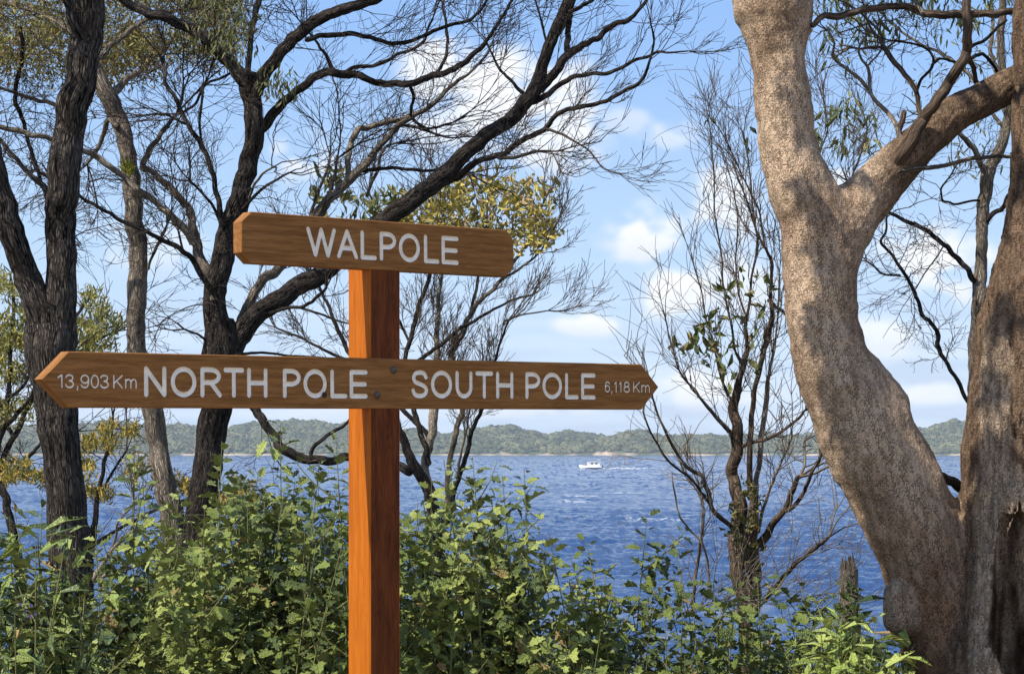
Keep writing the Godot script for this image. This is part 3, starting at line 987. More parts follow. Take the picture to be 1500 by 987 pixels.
	limb(t, "branch", 9.7, 9.7, [268, 368, 4, 265, 355, 3.5, 261, 338, 3], M.black_bark)
	limb(t, "branch", 9.9, 9.9, [326, 330, 10, 322, 310, 8.5, 319, 290, 8, 311, 252, 7.5, 303, 230, 7.5, 294, 213, 7, 282, 195, 7, 271, 175, 6.5, 264, 160, 6.5, 258, 147, 6, 250, 133, 6, 241, 120, 6], M.black_bark)
	limb(t, "branch", 9.9, 10.0, [340, 106, 4, 320, 116, 4, 301, 124, 4, 293, 138, 4, 288, 150, 4, 278, 158, 4, 268, 165, 4], M.black_bark)
	limb(t, "branch", 9.9, 9.9, [296, 216, 4, 293, 195, 4, 293, 174, 4, 296, 148, 4, 298, 127, 3.5, 306, 110, 3, 311, 92, 3], M.black_bark)
	limb(t, "branch", 9.9, 9.9, [277, 184, 4, 266, 180, 4, 252, 172, 3.5, 240, 167, 3.5, 214, 169, 3], M.black_bark)
	limb(t, "branch", 9.95, 9.8, [322, 322, 6, 318, 314, 5, 311, 301, 4.5, 301, 288, 4, 290, 276, 4, 278, 265, 4], M.black_bark)
	limb(t, "branch", 9.95, 9.9, [300, 497, 4, 291, 490, 3.5, 280, 486, 3, 269, 482, 3], M.black_bark)
	limb(t, "branch", 9.9, 9.8, [300, 446, 2.6, 285, 447, 2.2, 264, 455, 2, 250, 462, 2, 237, 471, 2, 232, 482, 1.8, 227, 494, 1.6], M.twig_dark)
	limb(t, "branch", 9.9, 9.7, [355, 306, 6, 363, 298, 5, 372, 288, 5, 383, 278, 4.5, 400, 266, 4, 424, 253, 3], M.black_bark)
	limb(t, "branch", 9.9, 9.7, [365, 290, 4, 372, 272, 4, 385, 255, 3.5, 398, 246, 3], M.grey_bark)
	limb(t, "branch", 9.95, 9.7, [395, 458, 6, 420, 452, 5.5, 444, 449, 5, 458, 440, 5, 468, 431, 5, 478, 421, 4], M.black_bark)
	limb(t, "branch", 9.95, 9.7, [440, 450, 4, 470, 460, 3.5, 495, 470, 3, 515, 475, 2], M.black_bark)
	limb(t, "branch", 9.9, 9.8, [345, 520, 5, 380, 516, 4, 420, 520, 3.5, 460, 523, 3, 510, 527, 2], M.black_bark)
	# a low limb that droops behind the lower board
	limb(t, "limb", 9.9, 9.4, [330, 555, 18, 352, 572, 15, 376, 600, 13, 386, 615, 12, 394, 628, 12, 405, 642, 13, 416, 658, 14, 440, 671, 14, 473, 674, 13, 509, 670, 12, 540, 668, 12, 570, 678, 14, 600, 690, 12], M.black_bark)
	limb(t, "branch", 9.5, 9.5, [455, 672, 6, 455, 663, 6, 461, 652, 6, 472, 643, 5.5, 485, 634, 5, 497, 627, 5, 510, 617, 4.5, 520, 600, 4], M.black_bark)
	var fan := {"per_metre": 11.0, "length": 0.36, "level": 2, "kids": 3.2, "bias": Vector3(0.45, 0.75, 0), "pull": 0.075, "start": 0.12, "wild": 0.27, "open": 50, "thick": 0.003}
	twigs(t, t.limbs.slice(3, 11), fan, M.twig_dark)
	fan.bias = Vector3(0.75, 0.55, 0)
	fan.per_metre = 12.0
	twigs(t, t.limbs.slice(11, 13), fan, M.twig_dark)
	fan.bias = Vector3(0.45, 0.95, 0)
	fan.pull = 0.12
	fan.length = 0.25
	twigs(t, t.limbs.slice(13, 22), fan, M.twig_dark)
	fan.pull = 0.075
	fan.length = 0.33
	fan.bias = Vector3(0.3, 0.5, 0)
	fan.per_metre = 11.0
	twigs(t, t.limbs.slice(22, 30), fan, M.twig_dark)
	fan.bias = Vector3(-0.35, 0.25, 0)
	fan.wild = 0.45
	fan.per_metre = 17.0
	fan.length = 0.24
	twigs(t, t.limbs.slice(30, 38), fan, M.twig_dark)
	fan.per_metre = 5.0
	fan.bias = Vector3(0.5, 0.3, 0)
	twigs(t, t.limbs.slice(38, 47), fan, M.twig_dark)
	# a few leaves on the upper left bough
	var spots := []
	for k in 22: spots.append([at(rng.randf_range(255, 365), rng.randf_range(-20, 75), rng.randf_range(9.6, 10.3)), Vector3.DOWN])
	for k in 5: spots.append([at(rng.randf_range(400, 420), rng.randf_range(112, 136), 9.8), Vector3.DOWN])
	leaf_clumps(t, spots, 30, 0.10, 0.042, [Color(0.17, 0.19, 0.07), Color(0.12, 0.14, 0.055), Color(0.23, 0.23, 0.10)], 0.2, 0.6)


func bushy_tree() -> void:
	var t := new_plant("bushy_tree", "slender tree with olive and golden leaves behind the upper board", "tree", at(640, 900, 13.0), "trees on the bank")
	limb(t, "trunk", 13.0, 13.0, [640, 1000, 26, 642, 850, 22, 636, 770, 20, 634, 745, 19, 627, 715, 17, 618, 698, 16, 606, 680, 15, 597, 660, 13, 588, 636, 12, 570, 600, 11], M.black_bark)
	limb(t, "stem", 13.1, 13.2, [636, 760, 13, 628, 720, 13, 624, 690, 12, 626, 665, 12, 633, 634, 13, 636, 600, 14, 638, 560, 12, 640, 520, 9, 641, 483, 7, 642, 442, 6, 648, 400, 5, 652, 350, 4, 650, 310, 3], M.pale_bark)
	limb(t, "stem", 13.0, 12.9, [645, 790, 10, 652, 750, 8, 654, 735, 8, 655, 705, 8, 657, 683, 8, 661, 660, 8, 666, 642, 8, 671, 620, 8, 676, 600, 8, 668, 560, 8, 661, 524, 8, 668, 505, 8, 675, 490, 8, 688, 462, 7, 698, 447, 7, 709, 435, 6, 722, 424, 5.5, 733, 411, 5, 750, 385, 5, 771, 359, 4, 785, 330, 3, 795, 300, 2.5], M.grey_bark)
	limb(t, "stem", 12.9, 12.7, [655, 770, 8, 666, 719, 7, 672, 700, 7, 679, 680, 7, 690, 636, 6.5, 697, 618, 6, 706, 600, 5.5, 716, 560, 4.5, 730, 510, 3.5, 745, 470, 3], M.black_bark)
	limb(t, "stem", 13.1, 13.3, [630, 680, 8, 612, 620, 8, 600, 570, 7.5, 595, 524, 7, 600, 500, 7, 606, 476, 7, 612, 455, 6.5, 617, 440, 6, 624, 420, 6, 630, 405, 5.5, 636, 370, 4.5, 628, 330, 3.5, 622, 290, 3], M.black_bark)
	limb(t, "stem", 13.2, 13.4, [630, 640, 7, 590, 600, 7, 550, 560, 7, 520, 530, 6.5, 505, 505, 6, 492, 476, 6, 482, 452, 5, 470, 425, 4.5, 455, 400, 4, 440, 375, 3], M.black_bark)
	limb(t, "branch", 13.0, 12.8, [600, 540, 6, 619, 524, 6, 634, 514, 6, 647, 504, 6, 661, 492, 6, 675, 480, 5.5, 695, 469, 5, 720, 455, 4, 750, 440, 3.5, 780, 432, 2.6], M.black_bark)
	limb(t, "branch", 13.2, 13.4, [520, 530, 5, 490, 520, 5, 460, 505, 4, 430, 490, 3.5, 405, 480, 3], M.black_bark)
	limb(t, "branch", 13.2, 13.5, [600, 500, 4, 580, 460, 4, 570, 420, 3.5, 560, 380, 3, 556, 330, 3, 540, 280, 2.5], M.black_bark)
	limb(t, "branch", 13.0, 13.1, [690, 460, 5, 700, 410, 4.5, 704, 370, 4, 712, 330, 3.5, 715, 285, 3], M.grey_bark)
	limb(t, "branch", 13.0, 12.9, [735, 408, 4, 760, 395, 3.5, 790, 370, 3, 806, 345, 2.5], M.grey_bark)
	limb(t, "branch", 13.0, 12.9, [740, 470, 3, 760, 462, 2.6, 785, 458, 2.2, 802, 455, 2], M.grey_bark)
	limb(t, "branch", 13.0, 12.8, [668, 700, 5, 676, 660, 4, 684, 625, 3, 688, 600, 2.5], M.pale_bark)
	var spray := {"per_metre": 12.0, "length": 0.27, "level": 2, "kids": 4.0, "bias": Vector3(0.15, 0.95, 0), "pull": 0.12, "start": 0.35, "wild": 0.22, "open": 40, "thick": 0.004, "thin": 0.0014}
	twigs(t, t.limbs.slice(1, 5), spray, M.twig_brown)
	spray.bias = Vector3(-0.2, 0.9, 0)
	twigs(t, t.limbs.slice(5, 6), spray, M.twig_dark)
	spray.bias = Vector3(-0.3, 0.5, 0)
	twigs(t, t.limbs.slice(7, 8), spray, M.twig_dark)
	spray.bias = Vector3(0.12, 0.9, 0)
	twigs(t, t.limbs.slice(8), spray, M.twig_brown)
	var gold := []
	for k in 290:
		var x := rng.randf_range(568, 808)
		var top := 258.0 + absf(x - 715.0) * 0.12 + (16.0 if x < 640 else 0.0)
		var y := top + 98.0 * pow(rng.randf(), 1.0)
		gold.append([at(x, y, rng.randf_range(12.6, 13.8)), Vector3(rng.randfn() * 0.3, 0.5, rng.randfn() * 0.3)])
	leaf_tufts(t, gold, 7, 0.085, 0.064, [Color(0.48, 0.40, 0.10), Color(0.32, 0.29, 0.09), Color(0.58, 0.48, 0.13), Color(0.40, 0.30, 0.16), Color(0.24, 0.24, 0.09)])
	var olive := []
	for k in 34:
		var x := rng.randf_range(450, 585)
		olive.append([at(x, rng.randf_range(268, 325) + (18.0 if x > 520 else 0.0) - (30.0 if x < 500 and rng.randf() < 0.3 else 0.0), rng.randf_range(12.6, 13.4)), Vector3(rng.randfn() * 0.3, 0.8, 0)])
	leaf_tufts(t, olive, 7, 0.07, 0.08, [Color(0.10, 0.12, 0.04), Color(0.17, 0.18, 0.06), Color(0.22, 0.21, 0.08)])


# tufts of broader leaves
func leaf_tufts(plant: Dictionary, centres: Array, per: int, spread: float, size: float, colors: Array) -> void:
	var places := []
	var tints := []
	for c in centres:
		for k in per:
			var p: Vector3 = c[0] + any_dir() * spread * rng.randf()
			places.append(Transform3D(leaf_basis((Vector3(c[1]) + any_dir() * 0.9).normalized(), size * rng.randf_range(0.6, 1.2)), p))
			var col: Color = colors[rng.randi() % colors.size()]
			tints.append(col * rng.randf_range(0.75, 1.25))
	scatter("foliage", broad_leaf(5, 1, 0.26, 0.15, 0.4), M.leaf_small, places, tints, plant.node)


func bare_tree() -> void:
	var t := new_plant("bare_tree", "nearly bare twiggy tree left of the big tan trunk", "tree", at(1095, 1000, 7.4), "trees on the bank")
	limb(t, "stem", 7.4, 7.4, [1100, 1080, 26, 1094, 960, 22, 1088, 880, 19, 1080, 831, 24, 1078, 791, 23, 1082, 755, 22, 1080, 722, 18, 1071, 697, 17, 1078, 664, 17, 1079, 632, 16, 1074, 604, 14, 1077, 583, 13, 1084, 550, 9, 1094, 514, 6.5, 1092, 480, 5, 1098, 440, 4, 1102, 400, 3.4, 1110, 360, 3, 1103, 310, 2.6, 1098, 250, 2.2, 1089, 195, 1.8], M.limb_bark)
	limb(t, "stem", 7.35, 7.4, [1104, 900, 18, 1103, 850, 22, 1100, 800, 22, 1103, 771, 18, 1104, 735, 13, 1099, 705, 10, 1099, 660, 8.5, 1101, 630, 8, 1103, 600, 8, 1108, 560, 7.5, 1118, 520, 8, 1124, 493, 8.5, 1131, 462, 6.5, 1129, 428, 5, 1131, 390, 5, 1122, 365, 4, 1113, 349, 3.4, 1104, 325, 3, 1096, 300, 2.6, 1080, 260, 2], M.limb_bark)
	limb(t, "stem", 7.45, 7.5, [1104, 740, 9, 1110, 690, 8, 1115, 650, 8, 1118, 620, 8, 1122, 580, 7.5, 1128, 545, 5, 1136, 500, 3.4, 1140, 450, 2.6, 1142, 400, 2], M.pale_bark)
	limb(t, "branch", 7.4, 7.2, [1112, 800, 15, 1122, 787, 13, 1132, 770, 11, 1141, 757, 10, 1151, 742, 9, 1158, 727, 9, 1165, 712, 8, 1171, 698, 7], M.limb_bark)
	limb(t, "branch", 7.3, 7.1, [1150, 748, 7, 1165, 738, 6.5, 1178, 719, 6, 1185, 704, 5.5, 1190, 691, 5, 1196, 680, 4.5, 1202, 670, 4], M.limb_bark)
	limb(t, "branch", 7.35, 7.0, [1075, 775, 7, 1065, 767, 7, 1052, 754, 7, 1041, 743, 7, 1039, 730, 7, 1037, 716, 7, 1029, 697, 7, 1018, 692, 6, 1009, 687, 6, 1000, 678, 5.5, 993, 666, 5, 982, 645, 4.5, 972, 626, 4, 964, 607, 3.4, 957, 585, 3], M.grey_bark)
	limb(t, "branch", 7.3, 6.9, [1045, 748, 4, 1032, 728, 4, 1020, 710, 4, 1009, 699, 4, 993, 687, 3.8, 980, 675, 3.6, 969, 661, 3.4, 960, 646, 3, 950, 625, 2.8, 942, 602, 2.4], M.twig_dark)
	limb(t, "branch", 7.3, 7.0, [1120, 880, 8, 1135, 862, 7.5, 1148, 845, 7, 1162, 827, 6.5, 1178, 815, 6, 1194, 803, 5.5, 1205, 795, 5, 1214, 786, 4], M.limb_bark)
	limb(t, "branch", 7.3, 7.2, [1014, 900, 5, 1018, 860, 5, 1021, 831, 5, 1025, 800, 5, 1029, 771, 5, 1031, 745, 4], M.grey_bark)
	limb(t, "branch", 7.2, 7.0, [1040, 870, 3.5, 1037, 827, 3.4, 1032, 806, 3.2, 1025, 791, 3.2, 1010, 775, 3, 997, 759, 3, 992, 744, 2.8, 989, 727, 2.6, 986, 710, 2.4, 984, 692, 2], M.twig_grey)
	limb(t, "branch", 7.4, 7.2, [1078, 640, 7, 1068, 632, 7, 1058, 622, 6.5, 1045, 605, 6, 1031, 590, 4.5, 1018, 572, 3.6, 1000, 552, 3, 992, 535, 2.6, 986, 514, 2.4, 980, 490, 2, 975, 465, 1.8], M.grey_bark)
	limb(t, "branch", 7.4, 7.5, [1080, 600, 5, 1066, 575, 4.2, 1054, 545, 3.4, 1047, 510, 3, 1035, 470, 2.6, 1027, 425, 2.2, 1015, 385, 1.8], M.brown_bark)
	limb(t, "branch", 7.4, 7.5, [1090, 540, 4.4, 1076, 510, 3.8, 1070, 470, 3.2, 1060, 420, 2.8, 1056, 370, 2.4, 1047, 310, 2.2, 1046, 250, 1.9, 1040, 190, 1.6], M.limb_bark)
	limb(t, "branch", 7.4, 7.6, [1096, 470, 3.4, 1082, 430, 2.8, 1078, 380, 2.4, 1081, 320, 2, 1070, 260, 1.7], M.limb_bark)
	limb(t, "branch", 7.4, 7.2, [1078, 660, 6, 1095, 650, 5.5, 1112, 646, 5, 1130, 640, 5, 1150, 628, 4.5, 1168, 615, 4, 1180, 600, 3], M.limb_bark)
	limb(t, "branch", 7.45, 7.6, [1126, 440, 6, 1140, 452, 5, 1152, 462, 4.5], M.limb_bark)
	limb(t, "branch", 7.4, 7.5, [1120, 360, 3.4, 1112, 310, 2.8, 1098, 280, 2.4, 1084, 250, 2.2, 1060, 200, 1.9, 1040, 172, 1.7], M.limb_bark)
	limb(t, "branch", 7.4, 7.3, [1110, 780, 5, 1120, 740, 4.5, 1134, 700, 4, 1150, 665, 3.4, 1160, 640, 2.5], M.twig_grey)
	var up := {"per_metre": 27.0, "length": 0.2, "level": 1, "kids": 4.5, "bias": Vector3(-0.12, 1.0, 0), "pull": 0.09, "start": 0.15, "wild": 0.36, "open": 58, "thick": 0.0023, "thin": 0.0008, "side_pull": 0.7}
	twigs(t, t.limbs.slice(10), up, M.twig_brown)
	up.per_metre = 17.0
	up.start = 0.45
	twigs(t, t.limbs.slice(0, 3), up, M.twig_brown)
	up.bias = Vector3(0.35, 0.8, 0)
	up.start = 0.1
	up.per_metre = 20.0
	twigs(t, t.limbs.slice(3, 5), up, M.twig_grey)
	twigs(t, t.limbs.slice(7, 9), up, M.twig_grey)
	up.bias = Vector3(-0.3, 0.5, 0)
	up.per_metre = 9.0
	twigs(t, t.limbs.slice(5, 7), up, M.twig_grey)
	# grey dead twigs round the foot
	up.bias = Vector3(0.1, 1.0, 0)
	up.per_metre = 60.0
	up.length = 0.3
	up.start = 0.0
	var foot := smooth_line(PackedVector3Array([at(990, 900, 7.3), at(1060, 880, 7.2), at(1140, 880, 7.2), at(1200, 890, 7.3)]), PackedFloat32Array([0.004, 0.004, 0.004, 0.004]), 0.05)
	twigs(t, [foot], up, M.twig_grey)
	var spots := []
	for p in [[1020, 505], [1032, 492], [1040, 512], [1028, 522], [1048, 505], [1036, 532], [1055, 520], [1045, 488], [1060, 425], [1072, 430], [1108, 410], [1070, 470], [1085, 470], [1012, 498], [990, 508], [1004, 520], [1066, 512], [1090, 430], [1118, 455], [1100, 500], [1050, 460], [1038, 470], [1072, 545], [1060, 560], [1110, 540], [1016, 480], [1126, 420], [1084, 400]]:
		spots.append([at(p[0], p[1], 7.35), Vector3(rng.randfn() * 0.4, 0.3, rng.randfn() * 0.4)])
	leaf_tufts(t, spots, 4, 0.025, 0.055, [Color(0.14, 0.17, 0.05), Color(0.25, 0.22, 0.09), Color(0.10, 0.13, 0.04)])
	var lone := [[at(1039, 173, 7.4), Vector3.DOWN], [at(1100, 190, 7.4), Vector3.DOWN], [at(1091, 203, 7.4), Vector3.DOWN], [at(1097, 216, 7.4), Vector3.DOWN]]
	leaf_tufts(t, lone, 3, 0.012, 0.035, [Color(0.06, 0.08, 0.03), Color(0.04, 0.05, 0.025)])
	var moss := []
	for k in 40: moss.append([at(rng.randf_range(1070, 1112), rng.randf_range(700, 830), 7.32), Vector3(0, 0.3, 1)])
	leaf_tufts(t, moss, 4, 0.03, 0.04, [Color(0.20, 0.20, 0.07), Color(0.26, 0.23, 0.10)])


# a chain of tapered round bones: [centre, radius] from photo rows
func bones(rows: Array, d: float, back: float) -> Array:
	var pts := PackedVector3Array()
	var rs := PackedFloat32Array()
	for k in rows.size():
		pts.append(at(rows[k][0], rows[k][1], d + back * k))
		rs.append(rows[k][2] * 0.5 * (d + back * k) / FOCAL)
	return smooth_line(pts, rs, 0.03)


func bone_distance(line: Array, p: Vector3, picks: PackedInt32Array) -> float:
	var best := 1e9
	var pts: PackedVector3Array = line[0]
	var rs: PackedFloat32Array = line[1]
	for k in picks:
		var a := pts[k]
		var ab := pts[k + 1] - a
		var t := clampf((p - a).dot(ab) / ab.length_squared(), 0, 1)
		best = minf(best, p.distance_to(a + ab * t) - lerpf(rs[k], rs[k + 1], t))
	return best


func near_bones(line: Array, p: Vector3, reach: float, of: PackedInt32Array) -> PackedInt32Array:
	var out := PackedInt32Array()
	var pts: PackedVector3Array = line[0]
	var rs: PackedFloat32Array = line[1]
	for k in of:
		if p.distance_to(pts[k]) < rs[k] + reach: out.append(k)
	return out


func bones_by_height(line: Array, low: float, band: float, count: int, reach: float) -> Array:      # which bones matter in each slice
	var out := []
	for j in count:
		var picks := PackedInt32Array()
		for k in line[0].size() - 1:
			if absf(line[0][k].y - (low + (j + 0.5) * band)) < line[1][k] + reach + band: picks.append(k)
		out.append(picks)
	return out


func blend(a: float, b: float, k: float) -> float:
	var h := maxf(k - absf(a - b), 0.0) / k
	return minf(a, b) - h * h * k * 0.25


# the leaning trunk, its thick arm, the elbow, the healed cut and the old hollow stem as one grown surface
func living_wood(lean: Array, arm: Array, old: Array, elbow: Array, burl: Array) -> ArrayMesh:
	var cell := 0.0075
	var lo := at(1040, 1190, 6.4) - Vector3(0, 0, 0.30)
	var hi := at(1640, -170, 6.4) + Vector3(0, 0, 0.34)
	var nx := int((hi.x - lo.x) / cell / 4.0) * 4 + 1
	var ny := int((hi.y - lo.y) / cell / 4.0) * 4 + 1
	var nz := int((hi.z - lo.z) / cell / 4.0) * 4 + 1
	var field := PackedFloat32Array()
	field.resize(nx * ny * nz)
	field.fill(9.0)
	var row_y := func(y: float) -> float: return HORIZON - (y - EYE) / 6.35 * FOCAL
	var hole := smooth_line(PackedVector3Array([at(1515, 1260, 6.18), at(1500, 1060, 6.16), at(1490, 960, 6.15), at(1486, 880, 6.16), at(1488, 800, 6.18), at(1494, 730, 6.21), at(1502, 660, 6.26)]), PackedFloat32Array([0.13, 0.10, 0.085, 0.07, 0.055, 0.038, 0.012]), 0.03)
	var all := [lean, arm, old, elbow, burl, hole]
	var slices := []
	for line in all: slices.append(bones_by_height(line, lo.y, cell * 4.0, (ny - 1) / 4 + 1, 0.10))
	for bz in (nz - 1) / 4:
		for by in (ny - 1) / 4:
			for bx in (nx - 1) / 4:
				var mid := lo + Vector3(bx * 4 + 2, by * 4 + 2, bz * 4 + 2) * cell
				var near := []
				var some := 0
				for j in 6:
					near.append(near_bones(all[j], mid, 0.10, slices[j][by]))
					some += near[-1].size()
				if some == 0: continue
				var rough := 9.0
				for j in 5: rough = minf(rough, bone_distance(all[j], mid, near[j]))
				var cut0 := bone_distance(hole, mid, near[5])
				if absf(rough) > 0.062 and absf(cut0) > 0.04: continue
				for z in 5:
					for y in 5:
						for x in 5:
							var gx: int = bx * 4 + x
							var gy: int = by * 4 + y
							var gz: int = bz * 4 + z
							var at_ := (gz * ny + gy) * nx + gx
							if field[at_] != 9.0: continue
							var p := lo + Vector3(gx, gy, gz) * cell
							var q := p + Vector3(noise_a.get_noise_3dv(p * 6.0), 0, noise_a.get_noise_3dv(p * 6.0 + Vector3(9, 9, 9))) * 0.010
							var f := bone_distance(lean, q, near[0])
							if near[3].size(): f = blend(f, bone_distance(elbow, q, near[3]), 0.05)
							f -= noise_b.get_noise_3d(p.x * 60.0, p.y * 26.0, p.z * 60.0) * 0.0028 + noise_a.get_noise_3d(p.x * 20.0, p.y * 10.0, p.z * 20.0) * 0.0035 + noise_a.get_noise_3d(p.x * 5.0 + 30.0, p.y * 34.0, p.z * 5.0) * 0.0022
							if near[4].size(): f = blend(f, bone_distance(burl, p, near[4]), 0.012)
							if near[1].size():
								var g := bone_distance(arm, q, near[1])
								var s := (p.x + p.y * 0.78) * 0.79      # along the arm
								var c := (p.y - p.x * 0.78) * 0.79
								g += (absf(noise_b.get_noise_3d(s * 7.0, c * 46.0, p.z * 46.0)) - 0.25) * 0.012
								f = blend(f, g, 0.055)
							if near[2].size():
								var g := bone_distance(old, q, near[2])
								g += (absf(noise_b.get_noise_3d(p.x * 15.0 + p.y * 2.0, p.y * 1.6, p.z * 15.0)) - 0.3) * 0.034 + (absf(noise_a.get_noise_3d(p.x * 52.0, p.y * 4.0, p.z * 52.0)) - 0.3) * 0.010
								f = blend(f, g, 0.022)
							if near[5].size():
								var cut := bone_distance(hole, p, near[5]) + noise_b.get_noise_3d(p.x * 20.0, p.y * 3.0, p.z * 20.0) * 0.018
								f = maxf(f, -cut)
							field[at_] = f
	# surface nets
	var index := PackedInt32Array()
	index.resize(nx * ny * nz)
	index.fill(-1)
	var b := Buf.new()
	var step := [1, nx, nx * ny]
	var corner := [0, 1, nx, nx + 1, nx * ny, nx * ny + 1, nx * ny + nx, nx * ny + nx + 1]
	var edges := [[0, 1], [2, 3], [4, 5], [6, 7], [0, 2], [1, 3], [4, 6], [5, 7], [0, 4], [1, 5], [2, 6], [3, 7]]
	for z in nz - 1:
		for y in ny - 1:
			var start := (z * ny + y) * nx
			for x in nx - 1:
				var o := start + x
				var f0 := field[o]
				if f0 == 9.0 or absf(f0) > 0.03: continue
				var inside := 0
				var unset := false
				for k in 8:
					var f := field[o + corner[k]]
					if f == 9.0: unset = true
					if f < 0.0: inside += 1
				if unset or inside == 0 or inside == 8: continue
				var sum := Vector3.ZERO
				var n := 0
				for e in edges:
					var fa := field[o + corner[e[0]]]
					var fb := field[o + corner[e[1]]]
					if (fa < 0.0) == (fb < 0.0): continue
					var ca := Vector3(e[0] & 1, (e[0] >> 1) & 1, e[0] >> 2)
					var cb := Vector3(e[1] & 1, (e[1] >> 1) & 1, e[1] >> 2)
					sum += ca.lerp(cb, fa / (fa - fb))
					n += 1
				index[o] = b.v.size()
				b.v.append(lo + (Vector3(x, y, z) + sum / n) * cell)
	for z in range(1, nz - 1):
		for y in range(1, ny - 1):
			var start := (z * ny + y) * nx
			for x in range(1, nx - 1):
				var o := start + x
				if index[o] < 0 and field[o] == 9.0: continue
				for axis in 3:
					var fa := field[o]
					var fb := field[o + step[axis]]
					if fa == 9.0 or fb == 9.0 or (fa < 0.0) == (fb < 0.0): continue
					var su: int = step[(axis + 1) % 3]
					var sv: int = step[(axis + 2) % 3]
					var q := [index[o], index[o - su], index[o - su - sv], index[o - sv]]
					if q.min() < 0: continue
					if fa < 0.0: b.i.append_array([q[0], q[2], q[1], q[0], q[3], q[2]])
					else: b.i.append_array([q[0], q[1], q[2], q[0], q[2], q[3]])
	b.smooth_normals()
	# bark streaks, stains and bare grey wood, plus painted shade at base and hollow
	var lines := [0, 1, 2, 4, 5]
	for k in b.v.size():
		var p := b.v[k]
		var ds := []
		var slice := int((p.y - lo.y) / (cell * 4.0))
		for j in lines: ds.append(bone_distance(all[j], p, near_bones(all[j], p, 0.06, slices[j][slice])))
		var wob := noise_a.get_noise_3d(p.x * 14.0, p.y * 9.0, p.z * 14.0)
		var c := Color(1, 1, 1).lerp(Color(0.64, 0.60, 0.585), clampf(0.25 + noise_b.get_noise_3d(p.x * 5.0, p.y * 2.6, p.z * 5.0) * 1.6 + noise_a.get_noise_3d(p.x * 22.0, p.y * 7.0, p.z * 22.0) * 0.3, 0, 1))
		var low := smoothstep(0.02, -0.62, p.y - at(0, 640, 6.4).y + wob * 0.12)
		c = c * Color(1, 1, 1).lerp(Color(0.47, 0.375, 0.325), low)  # foot of the trunk browner, with shade painted in toward the base
		var s := (p.x + p.y * 0.78) * 0.79
		var e := (p.y - p.x * 0.78) * 0.79
		var fibre := 0.5 + 0.5 * noise_b.get_noise_3d(s * 8.0, e * 60.0, p.z * 60.0)
		var armness := smoothstep(0.02, -0.02, ds[1] - ds[0] + wob * 0.012) * smoothstep(1.10, 1.22, p.x + wob * 0.04)
		c = c.lerp(Color(0.46, 0.42, 0.40) * (0.3 + fibre * 1.0), armness)
		var oldness := smoothstep(0.012, -0.012, ds[2] - minf(ds[0], ds[1]) + wob * 0.01)
		var grain := 0.5 + 0.5 * noise_b.get_noise_3d(p.x * 60.0, p.y * 5.0, p.z * 60.0)
		c = c.lerp(Color(0.37, 0.335, 0.32) * (0.4 + grain * 0.95), oldness)
		var row: float = row_y.call(p.y)
		var bare := smoothstep(0.085, 0.03, ds[4]) * smoothstep(470.0, 600.0, row) * oldness
		bare = maxf(bare, oldness * smoothstep(0.05, 0.02, absf(p.x - at(1458, 0, 6.2).x + (row - 640.0) * 0.00006 + wob * 0.02)) * smoothstep(430.0, 560.0, row) * smoothstep(930.0, 820.0, row) * float(p.z > -6.3))
		c = c.lerp(Color(0.84, 0.86, 0.88) * (0.55 + grain * 0.75), clampf(bare * (0.5 + grain), 0, 1))
		if ds[4] < 0.012: c = c.lerp(Color(0.10, 0.08, 0.07) * (0.6 + grain * 0.6), smoothstep(0.012, -0.01, ds[4]))  # shade of the hollow painted into its inner wood colour
		c = c.lerp(Color(0.72, 0.70, 0.70) * (0.9 + wob * 0.2), smoothstep(0.010, 0.002, ds[3]) * float(ds[3] < ds[0] + 0.02))
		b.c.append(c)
	return b.mesh()


